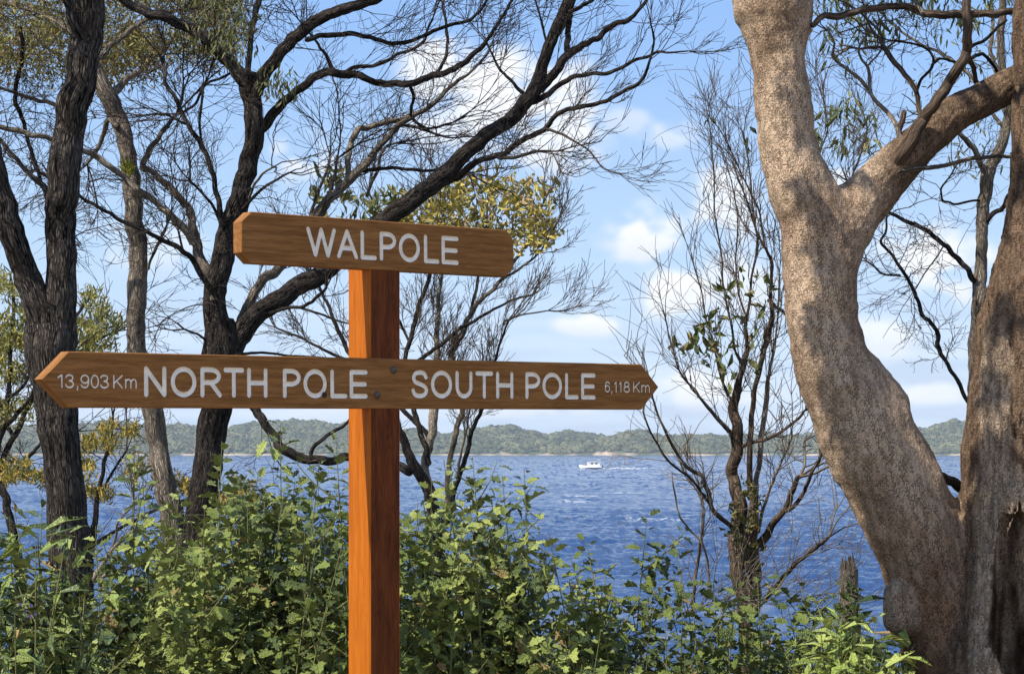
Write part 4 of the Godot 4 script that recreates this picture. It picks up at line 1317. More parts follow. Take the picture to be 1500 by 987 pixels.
# ---------------------------------------------------------------- the big tree on the right
func leaning_tree() -> void:
	var t := new_plant("leaning_tree", "big tan barked tree leaning from an old hollow stem at right", "tree", at(1400, 1060, 6.4))
	var d := 6.4
	var lean := bones([[1440, 1260, 205], [1424, 1120, 185], [1410, 1040, 168], [1399, 987, 150], [1388, 930, 140], [1377, 880, 136], [1363, 831, 138], [1350, 791, 142], [1330, 751, 141], [1310, 711, 140], [1288, 670, 141], [1266, 628, 137], [1246, 588, 129], [1230, 558, 118], [1218, 531, 111], [1208, 490, 103], [1202, 445, 101], [1200, 400, 103], [1198, 365, 103], [1193, 335, 100], [1182, 300, 97], [1173, 275, 94], [1164, 250, 90], [1157, 225, 87],
		[1153, 200, 84], [1147, 150, 80], [1143, 110, 79], [1140, 85, 82], [1138, 60, 92], [1136, 35, 104], [1134, 10, 116], [1131, -40, 122], [1122, -120, 116], [1108, -240, 104]], d, 0.0)
	var arm := bones([[1203, 440, 56], [1209, 400, 78], [1222, 362, 88], [1240, 328, 86], [1262, 298, 80], [1284, 272, 72], [1308, 248, 64], [1345, 213, 58], [1372, 189, 55], [1400, 167, 53], [1450, 141, 51], [1490, 121, 49], [1545, 95, 45], [1610, 64, 40]], d, 0.012)
	var old := bones([[1530, 1260, 330], [1512, 1120, 320], [1500, 1040, 290], [1500, 987, 268], [1505, 930, 246], [1509, 870, 230], [1510, 800, 208], [1510, 751, 198], [1510, 700, 193], [1512, 650, 192], [1516, 597, 190], [1519, 559, 184], [1522, 497, 176], [1526, 462, 166], [1530, 428, 154], [1534, 393, 141], [1538, 359, 135], [1544, 290, 120], [1546, 230, 118], [1548, 150, 122], [1550, 60, 124], [1554, -40, 118], [1560, -160, 104]], d - 0.05, 0.0)
	var elbow := bones([[1262, 562, 74], [1288, 590, 74]], d, 0.0)
	var burl := bones([[1318, 872, 48], [1321, 905, 56]], 6.318, 0.0)
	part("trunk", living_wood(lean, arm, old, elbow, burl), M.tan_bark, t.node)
	var up := smooth_line(PackedVector3Array([at(1116, -180, d), at(1104, -270, d), at(1088, -400, d), at(1066, -540, d)]), PackedFloat32Array([0.112, 0.106, 0.094, 0.078]), 0.05)
	var ub := Buf.new()
	tube(ub, up[0], up[1], 32)
	part("trunk", ub.mesh(), M.limb_bark, t.node)
	t.limbs.append(up)
	# branches that grow from it
	limb(t, "branch", 6.45, 6.29, [1240, 330, 16, 1254, 308, 20, 1270, 284, 24, 1290, 260, 25, 1310, 240, 23, 1326, 222, 20, 1340, 200, 19, 1355, 174, 18, 1366, 154, 17, 1378, 137, 17, 1390, 120, 16, 1401, 104, 16, 1411, 90, 15, 1418, 77, 15, 1420, 50, 13, 1418, 20, 12, 1416, -5, 12, 1412, -60, 10], M.limb_bark)
	limb(t, "branch", 6.45, 6.5, [1322, 222, 10, 1320, 205, 9, 1317, 192, 9, 1321, 178, 9, 1324, 165, 9], M.limb_bark)
	limb(t, "branch", 6.45, 6.6, [1322, 212, 9, 1318, 196, 8, 1311, 181, 7, 1299, 165, 6.5, 1284, 150, 6, 1277, 140, 6, 1271, 130, 6, 1259, 116, 5.5, 1244, 104, 5, 1230, 94, 4.5, 1219, 80, 4, 1222, 65, 3.5, 1213, 45, 3], M.pale_bark)
	limb(t, "branch", 6.55, 6.6, [1273, 132, 5, 1274, 115, 5, 1272, 100, 4.5, 1262, 86, 4, 1258, 72, 3.5, 1268, 54, 3], M.pale_bark)
	limb(t, "branch", 6.55, 6.6, [1272, 96, 3, 1284, 84, 3, 1290, 74, 2.5], M.pale_bark)
	limb(t, "branch", 6.45, 6.6, [1352, 186, 9, 1350, 171, 8, 1345, 150, 7.5, 1341, 134, 7.5, 1332, 118, 7.5, 1321, 104, 7.5, 1311, 92, 8, 1301, 80, 8, 1293, 69, 8], M.limb_bark)
	limb(t, "branch", 6.5, 6.7, [1341, 136, 5, 1347, 120, 4.5, 1356, 109, 4.5, 1365, 99, 4.5, 1368, 86, 4, 1360, 74, 4, 1340, 64, 3.5, 1310, 60, 3], M.black_bark)
	limb(t, "branch", 6.5, 6.8, [1365, 95, 4, 1378, 86, 4, 1392, 90, 3.5, 1402, 92, 3], M.black_bark)
	limb(t, "branch", 6.35, 6.7, [1190, 38, 8, 1200, 27, 9, 1213, 24, 10, 1227, 26, 10, 1248, 20, 10, 1268, 13, 10, 1292, 10, 10, 1318, 10, 10, 1343, 16, 11, 1368, 23, 12, 1394, 22, 12, 1418, 23, 12, 1444, 21, 11, 1468, 19, 11, 1492, 18, 10, 1540, 10, 9], M.limb_bark)
	limb(t, "branch", 6.4, 6.5, [1318, 250, 7, 1338, 248, 7, 1361, 246, 7, 1380, 242, 6.5, 1401, 237, 6.5, 1440, 232, 6, 1490, 228, 5.5], M.grey_bark)
	limb(t, "branch", 6.5, 6.7, [1352, 20, 6, 1342, 5, 5, 1330, -12, 4], M.pale_bark)
	limb(t, "branch", 6.4, 6.6, [1418, 80, 8, 1424, 95, 7, 1428, 108, 7, 1432, 122, 7], M.limb_bark)
	limb(t, "branch", 6.5, 6.8, [1415, 72, 6, 1440, 60, 5, 1460, 42, 4.5, 1474, 30, 4], M.black_bark)
	limb(t, "branch", 6.5, 7.0, [1425, 85, 6, 1440, 80, 5, 1455, 95, 5, 1462, 110, 4.5, 1475, 120, 4], M.black_bark)
	limb(t, "branch", 6.45, 6.55, [1376, 697, 12, 1392, 704, 14, 1404, 714, 15, 1416, 730, 15], M.limb_bark)
	twigs(t, t.limbs.slice(3, 9), {"per_metre": 9.0, "length": 0.17, "level": 1, "kids": 3.0, "bias": Vector3(-0.3, 0.5, 0), "pull": 0.05, "start": 0.3, "wild": 0.5, "thin": 0.0009, "thick": 0.002}, M.twig_brown)
	twigs(t, t.limbs.slice(9, 10), {"per_metre": 10.0, "length": 0.2, "level": 2, "kids": 3.0, "bias": Vector3(0, 0.4, 0), "pull": 0.05, "start": 0.1, "wild": 0.5, "thin": 0.0009, "thick": 0.002}, M.twig_dark)

	# unseen crown leaves above the view, placed along sun rays to shade the stems
	var shade := []
	for s in [[1225, 375, 0.07, 3.4], [1215, 410, 0.05, 3.0], [1190, 445, 0.04, 3.6], [1235, 520, 0.07, 3.2], [1245, 560, 0.06, 3.7], [1225, 590, 0.03, 3.3], [1290, 640, 0.08, 3.5], [1300, 690, 0.10, 3.9], [1310, 730, 0.12, 3.4], [1340, 770, 0.14, 3.8], [1300, 800, 0.10, 3.3], [1360, 840, 0.14, 3.6], [1330, 880, 0.10, 3.1],
			[1380, 900, 0.16, 3.9], [1350, 950, 0.16, 3.5], [1420, 960, 0.18, 3.8], [1440, 880, 0.16, 3.2], [1450, 800, 0.10, 3.6], [1450, 560, 0.06, 3.5], [1480, 470, 0.06, 3.8], [1490, 720, 0.10, 3.3], [1490, 950, 0.16, 3.6],
			[1142, 92, 0.035, 1.7], [1205, 350, 0.035, 1.9], [1180, 430, 0.03, 1.6], [1230, 500, 0.04, 1.9], [1205, 545, 0.03, 1.7], [1255, 610, 0.045, 1.8], [1160, 240, 0.02, 1.6], [1285, 270, 0.05, 3.3], [1375, 190, 0.05, 3.6], [1340, 235, 0.04, 3.4], [1440, 165, 0.08, 3.3]]:
		var c: Vector3 = at(s[0], s[1], 6.25) + to_sun * float(s[3])
		var count := int((75.0 if s[1] > 660 else 40.0) * pow(float(s[2]) / 0.1, 2.0)) + (13 if s[3] < 2.0 else 6)
		for k in count:
			shade.append([c + any_dir() * float(s[2]) * pow(rng.randf(), 0.5), Vector3.DOWN])
	leaf_clumps(t, shade, 5, 0.03, 0.075, [Color(0.11, 0.13, 0.05), Color(0.15, 0.16, 0.06)], 0.25, 0.5)
	limb(t, "branch", 6.4, 5.0, [1090, -400, 60, 1000, -560, 46, 860, -700, 38, 700, -1000, 28, 560, -1300, 18, 420, -1500, 10], M.tan_bark)
	limb(t, "branch", 5.9, 4.6, [930, -640, 26, 900, -900, 22, 860, -1200, 18, 800, -1500, 12], M.limb_bark)
	# leaves hanging in the upper right of the view
	var spots := []
	for k in 26: spots.append([at(rng.randf_range(1190, 1330), rng.randf_range(-30, 58) + rng.randf_range(0, 20), rng.randf_range(6.6, 7.6)), Vector3(rng.randfn() * 0.3, -0.8, 0)])
	for k in 22: spots.append([at(rng.randf_range(1330, 1480), rng.randf_range(-30, 45), rng.randf_range(6.6, 7.8)), Vector3(rng.randfn() * 0.3, -0.8, 0)])
	leaf_clumps(t, spots, 14, 0.07, 0.04, [Color(0.10, 0.13, 0.05), Color(0.15, 0.17, 0.07), Color(0.08, 0.10, 0.04)], 0.25, 0.7)


func distant_tree() -> void:
	var t := new_plant("slim_tree", "slim grey tree seen between the leaning trunk and hollow stem", "tree", at(1430, 900, 11.0), "trees on the bank")
	limb(t, "trunk", 11.0, 11.0, [1430, 1000, 26, 1428, 800, 24, 1428, 650, 20, 1428, 560, 18, 1429, 497, 18, 1432, 460, 20, 1433, 445, 22, 1434, 411, 20, 1437, 380, 17, 1438, 350, 17, 1440, 310, 18, 1443, 285, 19, 1446, 262, 19, 1451, 244, 18, 1458, 230, 16, 1466, 215, 15, 1472, 195, 15, 1477, 170, 14, 1472, 120, 12, 1466, 60, 11, 1470, 0, 10, 1478, -60, 8], M.grey_bark)
	limb(t, "branch", 11.0, 10.8, [1444, 255, 11, 1436, 242, 9, 1431, 227, 8, 1421, 212, 8, 1411, 200, 7, 1395, 188, 6, 1380, 180, 4], M.grey_bark)
	limb(t, "branch", 11.0, 10.8, [1444, 328, 10, 1452, 318, 8, 1460, 310, 7, 1467, 305, 7, 1472, 297, 7, 1475, 288, 6, 1482, 282, 6, 1500, 270, 5], M.black_bark)
	limb(t, "branch", 11.0, 10.7, [1432, 418, 9, 1423, 403, 8.5, 1415, 393, 8, 1404, 380, 8, 1394, 369, 7.5, 1382, 357, 7, 1370, 347, 7, 1353, 335, 6.5, 1336, 328, 6, 1318, 319, 5.5, 1301, 311, 5, 1285, 306, 4], M.black_bark)
	limb(t, "branch", 10.9, 10.4, [1424, 600, 7, 1415, 583, 6.5, 1408, 568, 6.5, 1401, 555, 6, 1392, 541, 6, 1384, 528, 6, 1377, 516, 6.5, 1372, 504, 7, 1374, 492, 6.5, 1370, 480, 6, 1360, 470, 6, 1350, 462, 6, 1345, 442, 6, 1340, 430, 6, 1336, 421, 5.5, 1328, 405, 5, 1319, 393, 5, 1306, 372, 4.5, 1291, 355, 4, 1297, 340, 3.5, 1299, 318, 3], M.black_bark)
	limb(t, "branch", 10.6, 10.5, [1319, 404, 4, 1305, 403, 3.4, 1291, 400, 3.2, 1280, 390, 3, 1270, 383, 2.6], M.black_bark)
	limb(t, "branch", 10.8, 10.6, [1381, 362, 2.4, 1372, 376, 2.4, 1360, 393, 2.2, 1350, 408, 2, 1341, 423, 2], M.twig_dark)
	limb(t, "branch", 11.0, 10.7, [1438, 294, 4, 1420, 294, 3.5, 1401, 299, 3.5, 1390, 296, 3.4, 1381, 294, 3.4, 1379, 284, 3, 1380, 274, 3, 1390, 260, 2.6, 1398, 247, 2.4], M.black_bark)
	limb(t, "branch", 11.0, 11.2, [1470, 150, 7, 1460, 110, 6, 1452, 70, 6, 1455, 30, 5, 1450, -10, 4], M.grey_bark)
	limb(t, "branch", 11.0, 11.3, [1474, 190, 6, 1440, 150, 5, 1420, 110, 5, 1380, 80, 4.5, 1340, 60, 4, 1300, 30, 3], M.grey_bark)
	limb(t, "branch", 11.0, 11.3, [1200, 330, 4, 1206, 280, 3.6, 1200, 230, 3, 1212, 190, 2.6, 1206, 140, 2], M.twig_dark)
	limb(t, "branch", 11.0, 11.3, [1240, 330, 4, 1246, 270, 3.6, 1262, 220, 3, 1270, 190, 2.6], M.twig_dark)
	twigs(t, t.limbs.slice(1, 10), {"per_metre": 13.0, "length": 0.26, "level": 2, "kids": 3.2, "bias": Vector3(-0.2, 0.3, 0), "pull": 0.04, "start": 0.2, "wild": 0.5, "open": 60, "thin": 0.0011, "thick": 0.003}, M.twig_dark)
	twigs(t, t.limbs.slice(10, 12), {"per_metre": 22.0, "length": 0.34, "level": 2, "kids": 3.2, "bias": Vector3(0.15, 0.9, 0), "pull": 0.08, "start": 0.1, "wild": 0.3, "open": 50, "thin": 0.0011, "thick": 0.003}, M.twig_brown)
	var spots := []
	for k in 15: spots.append([at(rng.randf_range(1186, 1285), rng.randf_range(140, 215), rng.randf_range(10.5, 11.5)), Vector3(rng.randfn() * 0.4, -0.6, 0)])
	leaf_clumps(t, spots, 9, 0.06, 0.08, [Color(0.09, 0.12, 0.045), Color(0.14, 0.17, 0.07), Color(0.2, 0.2, 0.09)], 0.3, 0.6)
	spots = []
	for k in 40: spots.append([at(rng.randf_range(1340, 1500), rng.randf_range(60, 260), rng.randf_range(10.8, 12.0)), Vector3(rng.randfn() * 0.4, -0.5, 0)])
	leaf_clumps(t, spots, 6, 0.10, 0.05, [Color(0.12, 0.13, 0.06), Color(0.17, 0.17, 0.08)], 0.3, 0.4)


# ---------------------------------------------------------------- shrubs
func left_shrubs() -> void:
	var t := new_plant("feathery_shrub", "yellow green feathery shrub behind the forked trunk", "shrub", at(60, 900, 14.0))
	limb(t, "stem", 14.0, 14.2, [40, 1000, 16, 30, 850, 14, 10, 740, 12, 0, 690, 10, 20, 640, 8, 60, 560, 6, 90, 500, 5, 120, 450, 4, 140, 430, 3], M.black_bark)
	limb(t, "stem", 14.0, 14.2, [-20, 900, 14, -10, 700, 10, 10, 600, 8, 15, 520, 6, 20, 450, 5, 15, 400, 3], M.black_bark)
	limb(t, "branch", 14.0, 14.3, [20, 640, 6, 0, 600, 6, 30, 570, 5, 50, 540, 4], M.black_bark)
	limb(t, "branch", 13.9, 13.7, [-20, 640, 8, 10, 622, 7, 30, 600, 6, 45, 580, 4], M.black_bark)
	limb(t, "branch", 13.9, 13.6, [-20, 700, 6, 20, 690, 6, 50, 660, 5, 70, 640, 4], M.black_bark)
	limb(t, "branch", 14.2, 14.3, [70, 545, 5, 110, 520, 4, 140, 500, 4, 170, 485, 3], M.black_bark)
	twigs(t, t.limbs.slice(2), {"per_metre": 14.0, "length": 0.4, "level": 2, "kids": 3.5, "bias": Vector3(0.4, 0.3, 0), "pull": 0.04, "start": 0.1, "wild": 0.3, "thin": 0.0015, "thick": 0.004}, M.twig_dark)
	var spots := []
	for p in [[10, 420, 26, 26], [25, 480, 36, 40], [15, 540, 30, 40], [45, 510, 20, 40], [130, 440, 16, 16], [120, 470, 14, 20], [135, 490, 26, 16], [165, 475, 14, 14], [160, 505, 20, 10], [125, 505, 20, 14], [40, 600, 30, 14], [0, 600, 16, 30], [150, 462, 12, 10]]:
		for k in int(p[2] * p[3] / 55.0) + 2:
			spots.append([at(p[0] + rng.randfn() * p[2] * 0.55, p[1] + rng.randfn() * p[3] * 0.55, rng.randf_range(13.7, 14.6)), Vector3(0.2, 0.8, 0)])
	leaf_clumps(t, spots, 30, 0.075, 0.055, [Color(0.36, 0.34, 0.09), Color(0.25, 0.26, 0.07), Color(0.18, 0.20, 0.06), Color(0.42, 0.37, 0.11)], 0.15, -0.3)

	t = new_plant("golden_shrub", "golden orange flowering shrub over the water behind the dark trunks", "shrub", at(120, 950, 12.5))
	limb(t, "stem", 12.5, 12.5, [130, 1000, 12, 132, 850, 10, 140, 750, 8, 150, 690, 6, 160, 650, 5, 165, 610, 4], M.black_bark)
	limb(t, "branch", 12.5, 12.6, [140, 740, 5, 165, 690, 4, 185, 660, 3], M.black_bark)
	limb(t, "branch", 12.5, 12.6, [136, 780, 6, 100, 740, 5, 60, 700, 4, 30, 680, 3], M.black_bark)
	limb(t, "branch", 12.5, 12.4, [134, 800, 6, 200, 760, 5, 260, 735, 4, 330, 720, 4, 360, 730, 3], M.black_bark)
	twigs(t, t.limbs, {"per_metre": 9.0, "length": 0.3, "level": 1, "kids": 3.5, "bias": Vector3(0.1, 0.6, 0), "pull": 0.04, "start": 0.3, "wild": 0.35, "thin": 0.0014, "thick": 0.003}, M.twig_dark)
	spots = []
	for p in [[160, 645, 24, 16], [185, 635, 14, 8], [130, 655, 14, 10], [30, 690, 26, 14], [60, 700, 16, 14], [15, 700, 14, 10], [120, 690, 16, 20], [195, 690, 14, 14], [260, 715, 30, 12], [340, 725, 26, 14], [365, 735, 16, 10], [150, 720, 16, 12], [330, 745, 24, 8]]:
		for k in int(p[2] * p[3] / 34.0) + 2:
			spots.append([at(p[0] + rng.randfn() * p[2] * 0.5, p[1] + rng.randfn() * p[3] * 0.5, rng.randf_range(12.2, 12.9)), Vector3(0.1, 0.9, 0)])
	leaf_clumps(t, spots, 34, 0.055, 0.045, [Color(0.55, 0.38, 0.07), Color(0.45, 0.36, 0.09), Color(0.27, 0.25, 0.07), Color(0.17, 0.18, 0.06)], 0.15, -0.3)


func dead_branches() -> void:
	var t := new_plant("dead_shrub", "bare grey dead branches over the water between the dark trunks", "dead shrub", at(170, 900, 9.4))
	limb(t, "branch", 9.4, 9.2, [120, 900, 9, 138, 850, 8, 150, 828, 7, 165, 806, 6, 182, 788, 5.5, 200, 776, 5, 222, 768, 3], M.pale_bark)
	limb(t, "branch", 9.4, 9.5, [140, 850, 6, 165, 838, 6, 190, 831, 5.5, 208, 824, 5, 225, 812, 3], M.pale_bark)
	limb(t, "branch", 9.4, 9.3, [150, 828, 4, 168, 790, 4, 172, 765, 3.5, 190, 745, 3], M.pale_bark)
	limb(t, "branch", 9.4, 9.3, [178, 880, 5, 186, 830, 4, 192, 780, 3.5, 196, 738, 3], M.grey_bark)
	limb(t, "branch", 9.4, 9.2, [300, 850, 10, 345, 825, 10, 378, 812, 9, 400, 800, 8, 430, 798, 7], M.black_bark)
	twigs(t, t.limbs, {"per_metre": 7.0, "length": 0.16, "level": 1, "kids": 2.5, "bias": Vector3(0.2, 0.7, 0), "pull": 0.05, "start": 0.3, "wild": 0.35, "thin": 0.0012, "thick": 0.0025}, M.twig_grey)


var crest := [[-60, 745], [0, 745], [50, 735], [75, 745], [110, 770], [150, 800], [195, 660], [215, 690], [240, 745], [262, 720], [290, 760], [325, 648], [345, 690], [375, 690], [410, 622], [435, 690], [470, 680], [492, 645], [520, 690], [560, 720], [600, 735], [630, 705], [650, 676], [672, 720], [692, 672], [720, 735], [735, 705],
	[768, 690], [785, 770], [800, 785], [835, 815], [858, 790], [885, 835], [915, 850], [948, 752], [965, 800], [985, 790], [1010, 850], [1050, 862], [1080, 850], [1110, 855], [1150, 880], [1190, 880], [1215, 893], [1300, 896]]


func crest_at(x: float) -> float:
	for k in crest.size() - 1:
		if x <= crest[k + 1][0]:
			return lerpf(crest[k][1], crest[k + 1][1], clampf((x - crest[k][0]) / float(crest[k + 1][0] - crest[k][0]), 0, 1))
	return 930.0


func crest_low(x: float) -> float:      # the foliage between the sprigs
	var y := 0.0
	for k in 5: y = maxf(y, crest_at(x + (k - 2) * 13.0))
	return y


func shrub(label: String, x0: float, x1: float, depth: float, sprigs: Array, stems: int, meshes: Array, mats: Array, size: float, spacing: float, look: Dictionary) -> void:
	var p := at((x0 + x1) * 0.5, 700, depth)
	var base := Vector3(p.x, bank_height(p.x, p.z), p.z)
	var node := thing("leafy_shrub", label, "shrub", base, "leafy shrubs along the bank")
	var found := []
	var all := []
	for s in sprigs: all.append([s[0], s[1], true])
	for k in stems:
		var x := lerpf(x0, x1, (k + rng.randf()) / stems)
		var y: float = crest_low(x) + look.get("drop", 8.0) + 170.0 * pow(rng.randf(), 1.2)
		all.append([x, y, false])
	for s in all:
		var d := depth + rng.randf_range(-0.45, 0.55) * (0.5 if s[2] else 1.0)
		var tip := at(s[0], s[1], d)
		var foot := Vector3(lerpf(tip.x, base.x, 0.45) + rng.randf_range(-0.08, 0.08), bank_height(tip.x, tip.z) - 0.02, -d + rng.randf_range(-0.15, 0.15))
		var mid := foot.lerp(tip, 0.55) + Vector3(rng.randf_range(-0.09, 0.09), 0, rng.randf_range(-0.09, 0.09))
		var line := smooth_line(PackedVector3Array([foot, mid, tip]), PackedFloat32Array([0.0055, 0.0034, 0.0010]), 0.05)
		for k in line[0].size(): line[0][k] -= base
		var b := Buf.new()
		tube(b, line[0], line[1], 5)
		part("stem", b.mesh(), M.stem_green, node)
		leaves_along(line[0], spacing, size, found, base, 0.0, look)
		# side shoots
		var pts: PackedVector3Array = line[0]
		var shoots: int = look.get("shoots", 5)
		for j in shoots:
			var t := rng.randf_range(0.42, 0.93)
			var k := int(t * (pts.size() - 1))
			var along := (pts[mini(k + 1, pts.size() - 1)] - pts[maxi(k - 1, 0)]).normalized()
			var out := Vector3(rng.randfn(), 0, rng.randfn() + 0.25).normalized()
			var length := rng.randf_range(0.12, 0.34) * (1.15 - t * 0.6)
			var tip2 := pts[k] + (along * 0.75 + out * 0.75).normalized() * length
			var row := HORIZON - (tip2.y + base.y - EYE) / d * FOCAL
			if row < crest_low(750.0 + (tip2.x + base.x) / d * FOCAL) - 14.0 and not s[2]: continue
			var side := smooth_line(PackedVector3Array([pts[k], pts[k].lerp(tip2, 0.5) + out * 0.015, tip2]), PackedFloat32Array([0.0024, 0.002, 0.001]), 0.04)
			var sb := Buf.new()
			tube(sb, side[0], side[1], 4)
			part("stem", sb.mesh(), M.stem_green, node)
			leaves_along(side[0], spacing * 0.95, size * 0.95, found, base, 0.0, look)
	# the leaves nearest to the eye are pieces of their own, the others one mass
	found.sort_custom(func(a, c): return a[1] < c[1])
	var rest := []
	var one := 0
	for k in found.size():
		var f: Array = found[k]
		if one < 300 and f[2]:
			one += 1
			var o := part("leaf", meshes[k % meshes.size()], M.leaf_dry if k % 43 == 7 else mats[(k * 7) % mats.size()], node)
			o.transform = f[0]
		else:
			rest.append(f[0])
	var groups := []
	for k in mats.size(): groups.append([])
	for k in rest.size(): groups[k % mats.size()].append(rest[k])
	for k in mats.size():
		if groups[k].size() > 8: scatter("foliage", meshes[k % meshes.size()], mats[k], groups[k], [], node)


func leaves_along(pts: PackedVector3Array, spacing: float, size: float, found: Array, base: Vector3, from: float, look: Dictionary) -> void:
	var travelled := rng.randf() * spacing
	var turn := rng.randf() * TAU
	var total := 0.0
	for k in pts.size() - 1: total += pts[k].distance_to(pts[k + 1])
	var gone := 0.0
	for k in pts.size() - 1:
		var seg := pts[k].distance_to(pts[k + 1])
		var dir := (pts[k + 1] - pts[k]).normalized()
		while travelled < seg:
			var q := pts[k] + dir * travelled
			var share := (gone + travelled) / total
			var world := q + base
			turn += 2.4 + rng.randf_range(-0.4, 0.4)
			travelled += spacing * rng.randf_range(0.7, 1.3)
			var row := HORIZON + (EYE - world.y) / -world.z * FOCAL
			if row > 1060.0: continue
			var side := dir.cross(Vector3(0.3, 0.1, 0.9)).normalized()
			var out := side.rotated(dir, turn)
			var rise: float = lerpf(look.get("sag", -0.25), 0.75, smoothstep(0.8, 1.0, share))
			var lead := (out + Vector3.UP * rise + any_dir() * 0.22).normalized()
			var s: float = size * rng.randf_range(0.5, 1.32) * lerpf(1.0, 0.6, smoothstep(0.93, 1.0, share))
			var facing := (Vector3.UP * 0.8 + any_dir() * 0.5).normalized()
			var x := facing.cross(lead)
			if x.length() < 0.1: x = lead.cross(Vector3(0.4, 0.2, 0.9))
			x = x.normalized()
			var col := 750.0 + world.x / -world.z * FOCAL
			var shown := row < 1000.0 and col > -20.0 and col < 1520.0
			found.append([Transform3D(Basis(-x, lead, (-x).cross(lead)) * s, q + out * 0.012), -world.z - q.y * 0.3, shown])
		travelled -= seg
		gone += seg


func bank_shrubs() -> void:
	var lobed := [broad_leaf(1, 4, 0.36, 0.25, 0.3), broad_leaf(2, 3, 0.40, 0.12, 0.45), broad_leaf(3, 4, 0.33, 0.4, 0.2), broad_leaf(4, 3, 0.37, -0.08, 0.5)]
	var lance := [broad_leaf(11, 1, 0.2, 0.3, 0.3), broad_leaf(12, 1, 0.17, 0.15, 0.45), broad_leaf(13, 1, 0.22, 0.4, 0.2)]
	for m in [lance, lobed]: pass
	var green: Array = M.leaf
	var plain_look := {"shoots": 5}
	shrub("lobed leaf shrub with one tall thin sprig left of the grey trunk", 120, 250, 7.3, [[197, 655], [208, 682], [140, 770]], 26, lobed, green, 0.049, 0.0185, plain_look)
	shrub("lobed leaf shrub with a tall pale sprig before the dark trunk", 230, 350, 6.5, [[325, 646], [263, 716], [300, 745]], 19, lobed, [M.leaf[1], M.leaf[0]], 0.049, 0.0185, plain_look)
	shrub("lobed leaf shrub whose highest sprig reaches the drooping limb", 330, 450, 6.9, [[411, 620], [378, 690], [352, 700], [432, 700]], 19, lobed, green, 0.049, 0.0185, plain_look)
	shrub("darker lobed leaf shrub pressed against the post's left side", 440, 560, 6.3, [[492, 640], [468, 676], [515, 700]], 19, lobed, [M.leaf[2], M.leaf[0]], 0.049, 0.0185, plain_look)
	shrub("bright lobed leaf shrub just right of the post", 580, 690, 6.5, [[650, 672], [632, 702], [612, 735]], 19, lobed, [M.leaf[1], M.leaf[0]], 0.049, 0.0185, plain_look)
	shrub("lobed leaf shrub with two upright sprigs below the boat's left", 670, 800, 6.6, [[692, 668], [768, 688], [736, 702], [720, 730]], 20, lobed, green, 0.049, 0.0185, plain_look)
	shrub("low sunny lobed leaf shrub with blue water above it", 790, 920, 6.4, [[858, 788], [804, 782], [835, 812]], 19, lobed, [M.leaf[1], M.leaf[0]], 0.049, 0.0185, plain_look)
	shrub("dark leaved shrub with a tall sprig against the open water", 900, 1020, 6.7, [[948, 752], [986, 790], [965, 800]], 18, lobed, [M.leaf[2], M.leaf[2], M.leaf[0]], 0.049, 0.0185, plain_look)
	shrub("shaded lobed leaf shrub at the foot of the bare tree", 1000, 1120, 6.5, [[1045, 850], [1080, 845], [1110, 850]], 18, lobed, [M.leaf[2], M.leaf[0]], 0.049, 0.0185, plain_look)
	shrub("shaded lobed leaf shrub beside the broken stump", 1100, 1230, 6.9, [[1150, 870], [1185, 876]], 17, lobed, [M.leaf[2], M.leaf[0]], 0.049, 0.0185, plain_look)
	shrub("climber with long narrow leaves in the bottom left corner", -60, 150, 6.1, [[20, 735], [62, 728], [100, 765]], 27, lance, [M.leaf_fresh[1], M.leaf[0], M.leaf[2], M.leaf[2]], 0.095, 0.034, {"shoots": 5, "sag": -0.1})
	var climber := get_child(get_child_count() - 1)
	for spot in [[38, 893], [46, 886], [52, 899], [30, 884], [60, 890], [44, 902]]:
		var fb := Buf.new()
		for k in 5:
			var a := TAU * k / 5.0
			var q := Vector3(cos(a), sin(a), 0.15) * 0.005
			var w := Vector3(-sin(a), cos(a), 0) * 0.003
			fb.quad_face(Vector3.ZERO, q * 0.6 - w, q, q * 0.6 + w)
		var flower := part("flower", fb.mesh(), plain(0.07, 0.04, 0.20, 0.7), climber)
		flower.position = at(spot[0], spot[1], 5.75) - climber.position
	shrub("bright yellow green climber with pointed leaves below the leaning trunk", 1150, 1330, 6.0, [[1200, 897], [1250, 890], [1225, 900], [1285, 900]], 26, lance, M.leaf_fresh, 0.085, 0.022, {"shoots": 7, "sag": -0.1})
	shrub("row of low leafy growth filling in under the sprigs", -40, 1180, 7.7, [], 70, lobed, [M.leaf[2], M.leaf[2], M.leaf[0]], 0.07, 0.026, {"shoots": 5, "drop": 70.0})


# ---------------------------------------------------------------- the sign
func arc(cx: float, cy: float, rx: float, ry: float, a0: float, a1: float) -> Array:
	var out := []
	var n := maxi(6, int(absf(a1 - a0) / 12.0))
	for k in n + 1:
		var a := deg_to_rad(lerpf(a0, a1, float(k) / n))
		out.append(Vector2(cx + cos(a) * rx, cy + sin(a) * ry))
	return out


func bend(list: Array) -> Array:
	var out := []
	var last := list.size() - 1
	for k in last:
		for j in 5:
			out.append(Vector2(list[k]).cubic_interpolate(list[k + 1], list[maxi(k - 1, 0)], list[mini(k + 2, last)], j / 5.0))
	out.append(list[last])
	return out


func V(list: Array) -> Array:
	var out := []
	for k in range(0, list.size(), 2): out.append(Vector2(list[k], list[k + 1]))
	return out


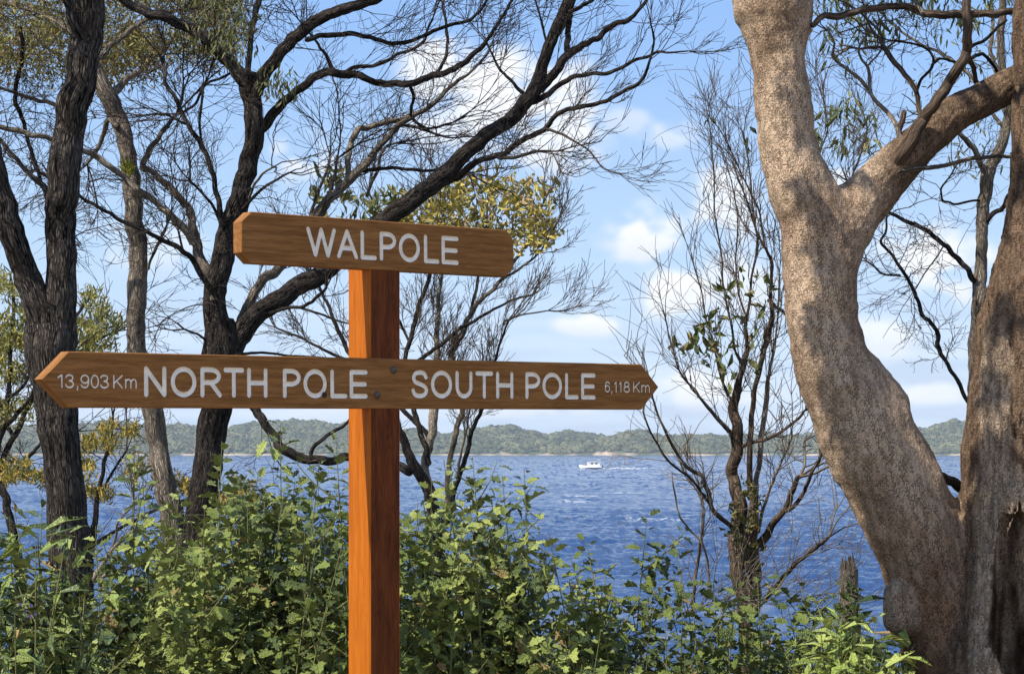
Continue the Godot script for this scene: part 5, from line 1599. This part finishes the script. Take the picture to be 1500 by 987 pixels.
func strokes_of(ch: String) -> Array:
	match ch:
		"W": return [V([0, 1, 0.28, 0, 0.5, 1, 0.76, 0, 1, 1])]
		"A": return [V([0, 0, 0.47, 1, 1, 0]), V([0.2, 0.33, 0.8, 0.33])]
		"L": return [V([0, 1, 0, 0, 1, 0])]
		"P": return [V([0, 0, 0, 1]), V([0, 1, 0.45, 1]) + arc(0.45, 0.735, 0.55, 0.265, 90, -90) + V([0, 0.47])]
		"R": return [V([0, 0, 0, 1]), V([0, 1, 0.45, 1]) + arc(0.45, 0.745, 0.5, 0.255, 90, -90) + V([0, 0.49]), V([0.48, 0.49, 1, 0])]
		"O": return [arc(0.5, 0.5, 0.5, 0.5, 80, 275), arc(0.5, 0.5, 0.5, 0.5, -100, 95)]
		"E": return [V([1, 1, 0, 1, 0, 0, 1, 0]), V([0, 0.5, 0.94, 0.5])]
		"N": return [V([0, 0, 0, 1, 1, 0, 1, 1])]
		"T": return [V([0, 1, 1, 1]), V([0.5, 1, 0.5, 0])]
		"H": return [V([0, 1, 0, 0]), V([1, 1, 1, 0]), V([0, 0.5, 1, 0.5])]
		"U": return [V([0, 1]) + arc(0.5, 0.42, 0.5, 0.42, 180, 360) + V([1, 1])]
		"S": return [bend(V([0.96, 0.8, 0.82, 0.95, 0.5, 1, 0.16, 0.93, 0.05, 0.75, 0.18, 0.59, 0.5, 0.51, 0.85, 0.4, 0.99, 0.24, 0.85, 0.06, 0.5, 0, 0.14, 0.06, 0, 0.23]))]
		"1": return [V([0, 0.8, 1, 1, 1, 0])]
		"3": return [bend(V([0.03, 0.83, 0.2, 0.96, 0.5, 1, 0.84, 0.93, 0.92, 0.76, 0.78, 0.59, 0.45, 0.53])), bend(V([0.45, 0.53, 0.84, 0.45, 1, 0.27, 0.87, 0.07, 0.5, 0, 0.13, 0.06, 0, 0.22]))]
		"9": return [arc(0.5, 0.68, 0.5, 0.32, 0, 190), arc(0.5, 0.68, 0.5, 0.32, 170, 360), bend(V([1, 0.68, 0.97, 0.35, 0.83, 0.08, 0.5, 0, 0.16, 0.06, 0.03, 0.2]))]
		"6": return [arc(0.5, 0.32, 0.5, 0.32, 0, 190), arc(0.5, 0.32, 0.5, 0.32, 170, 360), bend(V([0, 0.32, 0.03, 0.65, 0.17, 0.92, 0.5, 1, 0.84, 0.94, 0.97, 0.8]))]
		"8": return [arc(0.5, 0.77, 0.42, 0.23, 0, 190), arc(0.5, 0.77, 0.42, 0.23, 170, 360), arc(0.5, 0.27, 0.5, 0.27, 0, 190), arc(0.5, 0.27, 0.5, 0.27, 170, 360)]
		"0": return [arc(0.5, 0.5, 0.5, 0.5, 80, 275), arc(0.5, 0.5, 0.5, 0.5, -100, 95)]
		"K": return [V([0, 0, 0, 1]), V([1, 1, 0, 0.36]), V([0.32, 0.57, 1, 0])]
		"m": return [V([0, 0.7, 0, 0]), bend(V([0, 0.45, 0.1, 0.63, 0.27, 0.7, 0.44, 0.62, 0.5, 0.42])) + V([0.5, 0]), bend(V([0.5, 0.45, 0.6, 0.63, 0.77, 0.7, 0.94, 0.62, 1, 0.42])) + V([1, 0])]
		",": return [V([0.5, 0.06, 0.5, -0.05, 0.2, -0.2])]
	return []


# one routed and painted letter between x0 and x1 (outer edges) along the board; cuts its groove out of the board
func letter(ch: String, x0: float, x1: float, y0: float, y1: float, r: float, board: CSGShape3D, deep: float) -> void:
	var lines := []
	for s in strokes_of(ch):
		var line := PackedVector2Array()
		for q in s: line.append(Vector2(lerpf(x0 + r, x1 - r, q.x), lerpf(y0 + r, y1 - r, q.y)))
		lines.append(line)
	for line in lines:
		var big := PackedVector2Array()
		for q in line: big.append(q * 10000.0)
		for poly in Geometry2D.offset_polyline(big, r * 10000.0, Geometry2D.JOIN_ROUND, Geometry2D.END_ROUND):
			if Geometry2D.is_polygon_clockwise(poly): continue
			var small := PackedVector2Array()
			for q in poly: small.append(q / 10000.0)
			var cut := CSGPolygon3D.new()
			cut.name = "groove"
			cut.polygon = small
			cut.depth = 0.012
			cut.operation = CSGShape3D.OPERATION_SUBTRACTION
			cut.material = M.groove
			cut.position.z = 0.003
			board.add_child(cut, true)
	var lo := Vector2(1e9, 1e9)
	var hi := -lo
	for line in lines:
		for q in line:
			lo = lo.min(q)
			hi = hi.max(q)
	var margin := r + 0.0012
	lo -= Vector2(margin, margin)
	hi += Vector2(margin, margin)
	var cell := 0.0014 if r > 0.004 else 0.0007
	var nx := int((hi.x - lo.x) / cell) + 2
	var ny := int((hi.y - lo.y) / cell) + 2
	var dist := PackedFloat32Array()
	dist.resize(nx * ny)
	for y in ny:
		for x in nx:
			var q := lo + Vector2(x, y) * cell
			var best := 1e9
			for line in lines:
				for k in line.size() - 1:
					best = minf(best, q.distance_squared_to(Geometry2D.get_closest_point_to_segment(q, line[k], line[k + 1])))
			dist[y * nx + x] = sqrt(best)
	var b := Buf.new()
	var index := PackedInt32Array()
	index.resize(nx * ny)
	index.fill(-1)
	for y in ny - 1:
		for x in nx - 1:
			var cs := [y * nx + x, y * nx + x + 1, (y + 1) * nx + x + 1, (y + 1) * nx + x]
			var near := 1e9
			for c in cs: near = minf(near, dist[c])
			if near > r + 0.0002: continue
			for c in cs:
				if index[c] < 0:
					index[c] = b.v.size()
					var q := lo + Vector2(c % nx, c / nx) * cell
					var e := clampf(dist[c] / r, 0, 1)
					b.v.append(Vector3(q.x, q.y, -0.0014 - deep * sqrt(1.0 - e * e)))
			b.i.append_array([index[cs[0]], index[cs[2]], index[cs[1]], index[cs[0]], index[cs[3]], index[cs[2]]])
	b.smooth_normals()
	part("letter", b.mesh(), M.paint, board)


func prism(outline: Array, thick: float, bevel: float) -> ArrayMesh:      # front at z = 0, edges chamfered; outline counter-clockwise
	var n := outline.size()
	var inner := []
	for k in n:
		var a: Vector2 = outline[(k + n - 1) % n]
		var p: Vector2 = outline[k]
		var c: Vector2 = outline[(k + 1) % n]
		var n1 := (p - a).normalized().orthogonal() * -1.0
		var n2 := (c - p).normalized().orthogonal() * -1.0
		var m := (n1 + n2).normalized()
		if m.dot(-p) < 0 and false: m = -m
		inner.append(p + m * bevel / maxf(0.3, m.dot(n1)))
	var b := Buf.new()
	var rings := []
	for spec in [[inner, 0.0], [outline, -bevel], [outline, -thick + bevel], [inner, -thick]]:
		var ring := []
		for q in spec[0]: ring.append(Vector3(q.x, q.y, spec[1]))
		rings.append(ring)
	for s in 3:
		for k in n:
			b.quad_face(rings[s + 1][k], rings[s + 1][(k + 1) % n], rings[s][(k + 1) % n], rings[s][k])
	for k in range(1, n - 1):
		b.tri_face(rings[0][0], rings[0][k], rings[0][k + 1])
		b.tri_face(rings[3][0], rings[3][k + 1], rings[3][k])
	return b.mesh()


func sign_board(called: String, outline: Array, parent: Node, where: Vector3, roll: float) -> CSGMesh3D:
	var o := CSGMesh3D.new()
	o.name = called
	o.mesh = prism(outline, 0.040, 0.0022)
	o.material = M.board
	o.position = where
	o.rotation.z = roll
	parent.add_child(o, true)
	return o


func direction_sign() -> void:
	var p := Vector3(-0.3334, EYE, -5.45)
	var foot := bank_height(p.x, p.z)
	var s := thing("direction_sign", "varnished timber finger post with white routed lettering on two boards", "signpost", Vector3(p.x, foot, p.z))
	s.rotation.y = 0.6896
	var up := EYE - foot
	var b := Buf.new()
	# the square post: front 4 mm behind the boards' faces, its edges eased
	var e := 0.004
	var h := 0.0505
	var ring := [Vector2(-h + e, -h), Vector2(h - e, -h), Vector2(h, -h + e), Vector2(h, h - e), Vector2(h - e, h), Vector2(-h + e, h), Vector2(-h, h - e), Vector2(-h, -h + e)]
	var top := up + 0.508 + 0.05
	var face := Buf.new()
	# the boards are let into its front: behind them it is cut back by their thickness
	var low_y := up + 0.1421
	var high_y := up + 0.5083
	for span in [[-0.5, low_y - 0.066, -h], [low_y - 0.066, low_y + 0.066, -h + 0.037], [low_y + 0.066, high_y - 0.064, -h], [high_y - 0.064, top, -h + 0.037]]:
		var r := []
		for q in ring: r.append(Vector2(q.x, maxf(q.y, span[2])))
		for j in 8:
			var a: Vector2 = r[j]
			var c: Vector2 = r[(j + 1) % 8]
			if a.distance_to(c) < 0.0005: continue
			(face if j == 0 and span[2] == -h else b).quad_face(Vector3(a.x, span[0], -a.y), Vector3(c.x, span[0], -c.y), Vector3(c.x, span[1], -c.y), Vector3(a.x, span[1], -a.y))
		for j in range(1, 7):
			b.tri_face(Vector3(r[0].x, span[1], -r[0].y), Vector3(r[j].x, span[1], -r[j].y), Vector3(r[j + 1].x, span[1], -r[j + 1].y))
			b.tri_face(Vector3(r[0].x, span[0], -r[0].y), Vector3(r[j + 1].x, span[0], -r[j + 1].y), Vector3(r[j].x, span[0], -r[j].y))
	var body := b.mesh()
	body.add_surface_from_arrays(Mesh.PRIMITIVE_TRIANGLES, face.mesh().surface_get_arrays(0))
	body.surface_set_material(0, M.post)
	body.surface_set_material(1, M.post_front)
	var post := part("post", body, null, s)
	post.position = Vector3(-0.002, 0, -0.004 - h)
	var low := sign_board("board", V([-0.931, -0.0668, 0.9275, -0.0668, 0.9975, 0, 0.9275, 0.0668, -0.931, 0.0668, -1.001, 0]), s, Vector3(0, up + 0.1421, 0), 0.0061)
	low.set_meta("label", "long double pointed board to the two poles")
	var high := sign_board("board_001", V([-0.4231, -0.0652, 0.4099, -0.0652, 0.439, -0.0388, 0.439, 0.0388, 0.4099, 0.0652, -0.4231, 0.0652, -0.4522, 0.0388, -0.4522, -0.0388]), s, Vector3(0, up + 0.5083, 0), 0.0084)
	high.set_meta("label", "shorter upper board with clipped corners")
	var word := func(text: String, xs: Array, y0: float, y1: float, r: float, board: CSGShape3D, deep: float):
		for k in text.length(): letter(text[k], xs[k * 2], xs[k * 2 + 1], y0, y1, r, board, deep)
	word.call("WALPOLE", [-0.256, -0.162, -0.160, -0.092, -0.085, -0.031, -0.023, 0.033, 0.040, 0.112, 0.124, 0.178, 0.184, 0.244], -0.040, 0.0375, 0.0063, high, 0.0045)
	word.call("NORTHPOLE", [-0.729, -0.666, -0.655, -0.581, -0.571, -0.508, -0.504, -0.443, -0.435, -0.373, -0.328, -0.272, -0.265, -0.191, -0.181, -0.126, -0.120, -0.061], -0.040, 0.0355, 0.0063, low, 0.0045)
	word.call("SOUTHPOLE", [0.082, 0.140, 0.148, 0.222, 0.232, 0.293, 0.302, 0.366, 0.375, 0.439, 0.481, 0.538, 0.544, 0.619, 0.629, 0.682, 0.690, 0.747], -0.038, 0.0378, 0.0063, low, 0.0045)
	word.call("13,903Km", [-0.960, -0.946, -0.940, -0.916, -0.911, -0.903, -0.900, -0.876, -0.873, -0.850, -0.848, -0.824, -0.813, -0.786, -0.781, -0.748], -0.0205, 0.013, 0.0022, low, 0.0012)
	word.call("6,118Km", [0.782, 0.803, 0.806, 0.814, 0.819, 0.829, 0.838, 0.848, 0.856, 0.882, 0.894, 0.922, 0.927, 0.962], -0.0175, 0.0155, 0.0022, low, 0.0012)
	# domed bolt heads, and the knot in the wood
	for spot in [Vector2(0.0225, 0.0364), Vector2(-0.0316, -0.030)]:
		part("bolt", dome(0.0105, 0.0065), M.bolt, low).position = Vector3(spot.x, spot.y, 0.0)
	var knot := part("knot", dome(0.008, 0.0012), plain(0.03, 0.018, 0.012, 0.8), low)
	knot.position = Vector3(-0.2003, -0.0314, 0.0002)


func dome(r: float, h: float) -> ArrayMesh:
	var b := Buf.new()
	for k in 6:
		var t := k / 5.0
		for j in 17:
			var a := TAU * j / 16.0
			b.v.append(Vector3(cos(a) * r * sin(t * PI * 0.5), sin(a) * r * sin(t * PI * 0.5), h * cos(t * PI * 0.5)))
	for k in 5:
		for j in 16:
			var p := k * 17 + j
			b.i.append_array([p, p + 1, p + 17, p + 1, p + 18, p + 17])
	b.smooth_normals()
	return b.mesh()


# ---------------------------------------------------------------- stump and boat
func stump() -> void:
	var t := thing("stump", "splintered grey tree stump standing between bare tree and leaning trunk", "stump")
	var line := smooth_line(PackedVector3Array([at(1244, 1050, 8.2), at(1243, 950, 8.2), at(1243, 880, 8.2), at(1243, 834, 8.2)]), PackedFloat32Array([0.042, 0.038, 0.036, 0.034]), 0.02)
	var b := Buf.new()
	var count: int = line[0].size()
	tube(b, line[0], line[1], 24, func(a: float, v: float, c: Vector3, r: float) -> float: return 1.0 + noise_b.get_noise_3d(cos(a) * 2.0, v * 2.0, sin(a) * 2.0) * 0.3)
	part("trunk", b.mesh(), M.grey_bark, t)
	for k in 9:      # the splinters of the broken top
		var a := TAU * k / 9.0 + 0.3
		var root := at(1243, 842, 8.2) + Vector3(cos(a), 0, sin(a)) * 0.024
		var sb := Buf.new()
		var tall := 0.035 + 0.05 * absf(noise_a.get_noise_1d(k * 3.7)) * 2.0
		tube(sb, PackedVector3Array([root, root + Vector3(cos(a) * 0.004, tall * 0.5, 0), root + Vector3(cos(a) * -0.002, tall, 0)]), PackedFloat32Array([0.013, 0.009, 0.0015]), 5)
		part("splinter", sb.mesh(), M.grey_bark, t)
	var holder := {"node": t}
	var spots := []
	for k in 9: spots.append([at(rng.randf_range(1235, 1256), rng.randf_range(850, 900), 8.14), Vector3(0, 0.2, 0.8)])
	leaf_tufts(holder, spots, 4, 0.02, 0.05, [Color(0.11, 0.14, 0.045), Color(0.08, 0.11, 0.035)])


func boat() -> void:
	var d := 783.0
	var p := at(866, 686, d)
	var t := thing("motor_boat", "small white cabin boat crossing the inlet with its bow left", "boat", Vector3(p.x, 0.02, p.z))
	var white := plain(0.78, 0.79, 0.78, 0.4, 0.5)
	var dark := plain(0.03, 0.04, 0.05, 0.2, 0.6)
	var grey := plain(0.25, 0.26, 0.27, 0.5)
	# hull: sections from stern (+x) to bow (-x)
	var b := Buf.new()
	var secs := [[4.1, 1.25, 0.75], [2.0, 1.4, 0.8], [-1.0, 1.4, 0.9], [-3.0, 0.9, 1.15], [-4.3, 0.08, 1.45]]
	for k in secs.size():
		var x: float = secs[k][0]
		var w: float = secs[k][1]
		var hh: float = secs[k][2]
		for q in [Vector2(-w, hh), Vector2(-w * 0.95, 0.25), Vector2(0, -0.35), Vector2(w * 0.95, 0.25), Vector2(w, hh)]:
			b.v.append(Vector3(x - (0.4 if k == 4 and q.y > 1.0 else 0.0), q.y, q.x))
	for k in secs.size() - 1:
		for j in 4:
			var a := k * 5 + j
			b.i.append_array([a, a + 1, a + 5, a + 1, a + 6, a + 5])
		b.i.append_array([k * 5 + 4, k * 5, k * 5 + 9, k * 5, k * 5 + 5, k * 5 + 9])
	b.i.append_array([0, 2, 1, 0, 3, 2, 0, 4, 3])
	b.smooth_normals()
	part("hull", b.mesh(), white, t)
	b = Buf.new()
	b.box(Vector3(-1.6, 0.8, -1.05), Vector3(3.4, 2.45, 1.05))
	part("cabin", b.mesh(), white, t)
	b = Buf.new()
	b.box(Vector3(-0.9, 2.45, -1.25), Vector3(3.7, 2.65, 1.25))
	part("roof", b.mesh(), white, t)
	for x in [-0.1, 1.5]:
		b = Buf.new()
		b.box(Vector3(x, 1.6, 1.04), Vector3(x + 0.75, 2.2, 1.075))
		part("window", b.mesh(), dark, t)
	b = Buf.new()
	b.quad_face(Vector3(-1.62, 1.5, -0.9), Vector3(-1.62, 1.5, 0.9), Vector3(-1.62, 2.3, 0.9), Vector3(-1.62, 2.3, -0.9))
	part("windscreen", b.mesh(), dark, t)
	b = Buf.new()
	b.box(Vector3(-2.5, 1.0, -0.5), Vector3(-1.62, 1.75, 0.5))
	part("foredeck", b.mesh(), grey, t)
	b = Buf.new()
	b.box(Vector3(4.1, 0.2, -0.25), Vector3(4.6, 1.2, 0.25))
	part("outboard", b.mesh(), dark, t)
	b = Buf.new()
	tube(b, PackedVector3Array([Vector3(2.9, 2.6, 0), Vector3(2.95, 3.7, 0)]), PackedFloat32Array([0.05, 0.03]), 6)
	part("mast", b.mesh(), white, t)
	for z in [-0.85, 0.85]:
		b = Buf.new()
		tube(b, PackedVector3Array([Vector3(-4.2, 1.95, z * 0.2), Vector3(-3.2, 1.85, z), Vector3(-1.7, 1.7, z * 1.2)]), PackedFloat32Array([0.03, 0.03, 0.03]), 5)
		part("rail", b.mesh(), grey, t)
	# the foam it leaves behind
	b = Buf.new()
	for k in 120:
		var x := 4.5 + pow(rng.randf(), 1.4) * 24.0
		var z := rng.randfn() * (0.5 + x * 0.035)
		var s := rng.randf_range(0.25, 0.75) * (1.0 - x / 40.0)
		var c := Vector3(p.x + x, wave(p.x + x, -p.z + z) + 0.06, p.z + z)
		b.quad_face(c + Vector3(-s * 1.6, 0, s * 0.5), c + Vector3(s * 1.6, 0.05, s * 0.5), c + Vector3(s * 1.3, 0.18 * s, -s * 0.5), c + Vector3(-s * 1.3, 0.22 * s, -s * 0.5))
	var wake := part("wake", b.mesh(), plain(0.8, 0.82, 0.83, 0.8), self, "stuff")
	tag(wake, "short white wake trailing behind the cabin boat", "wake")
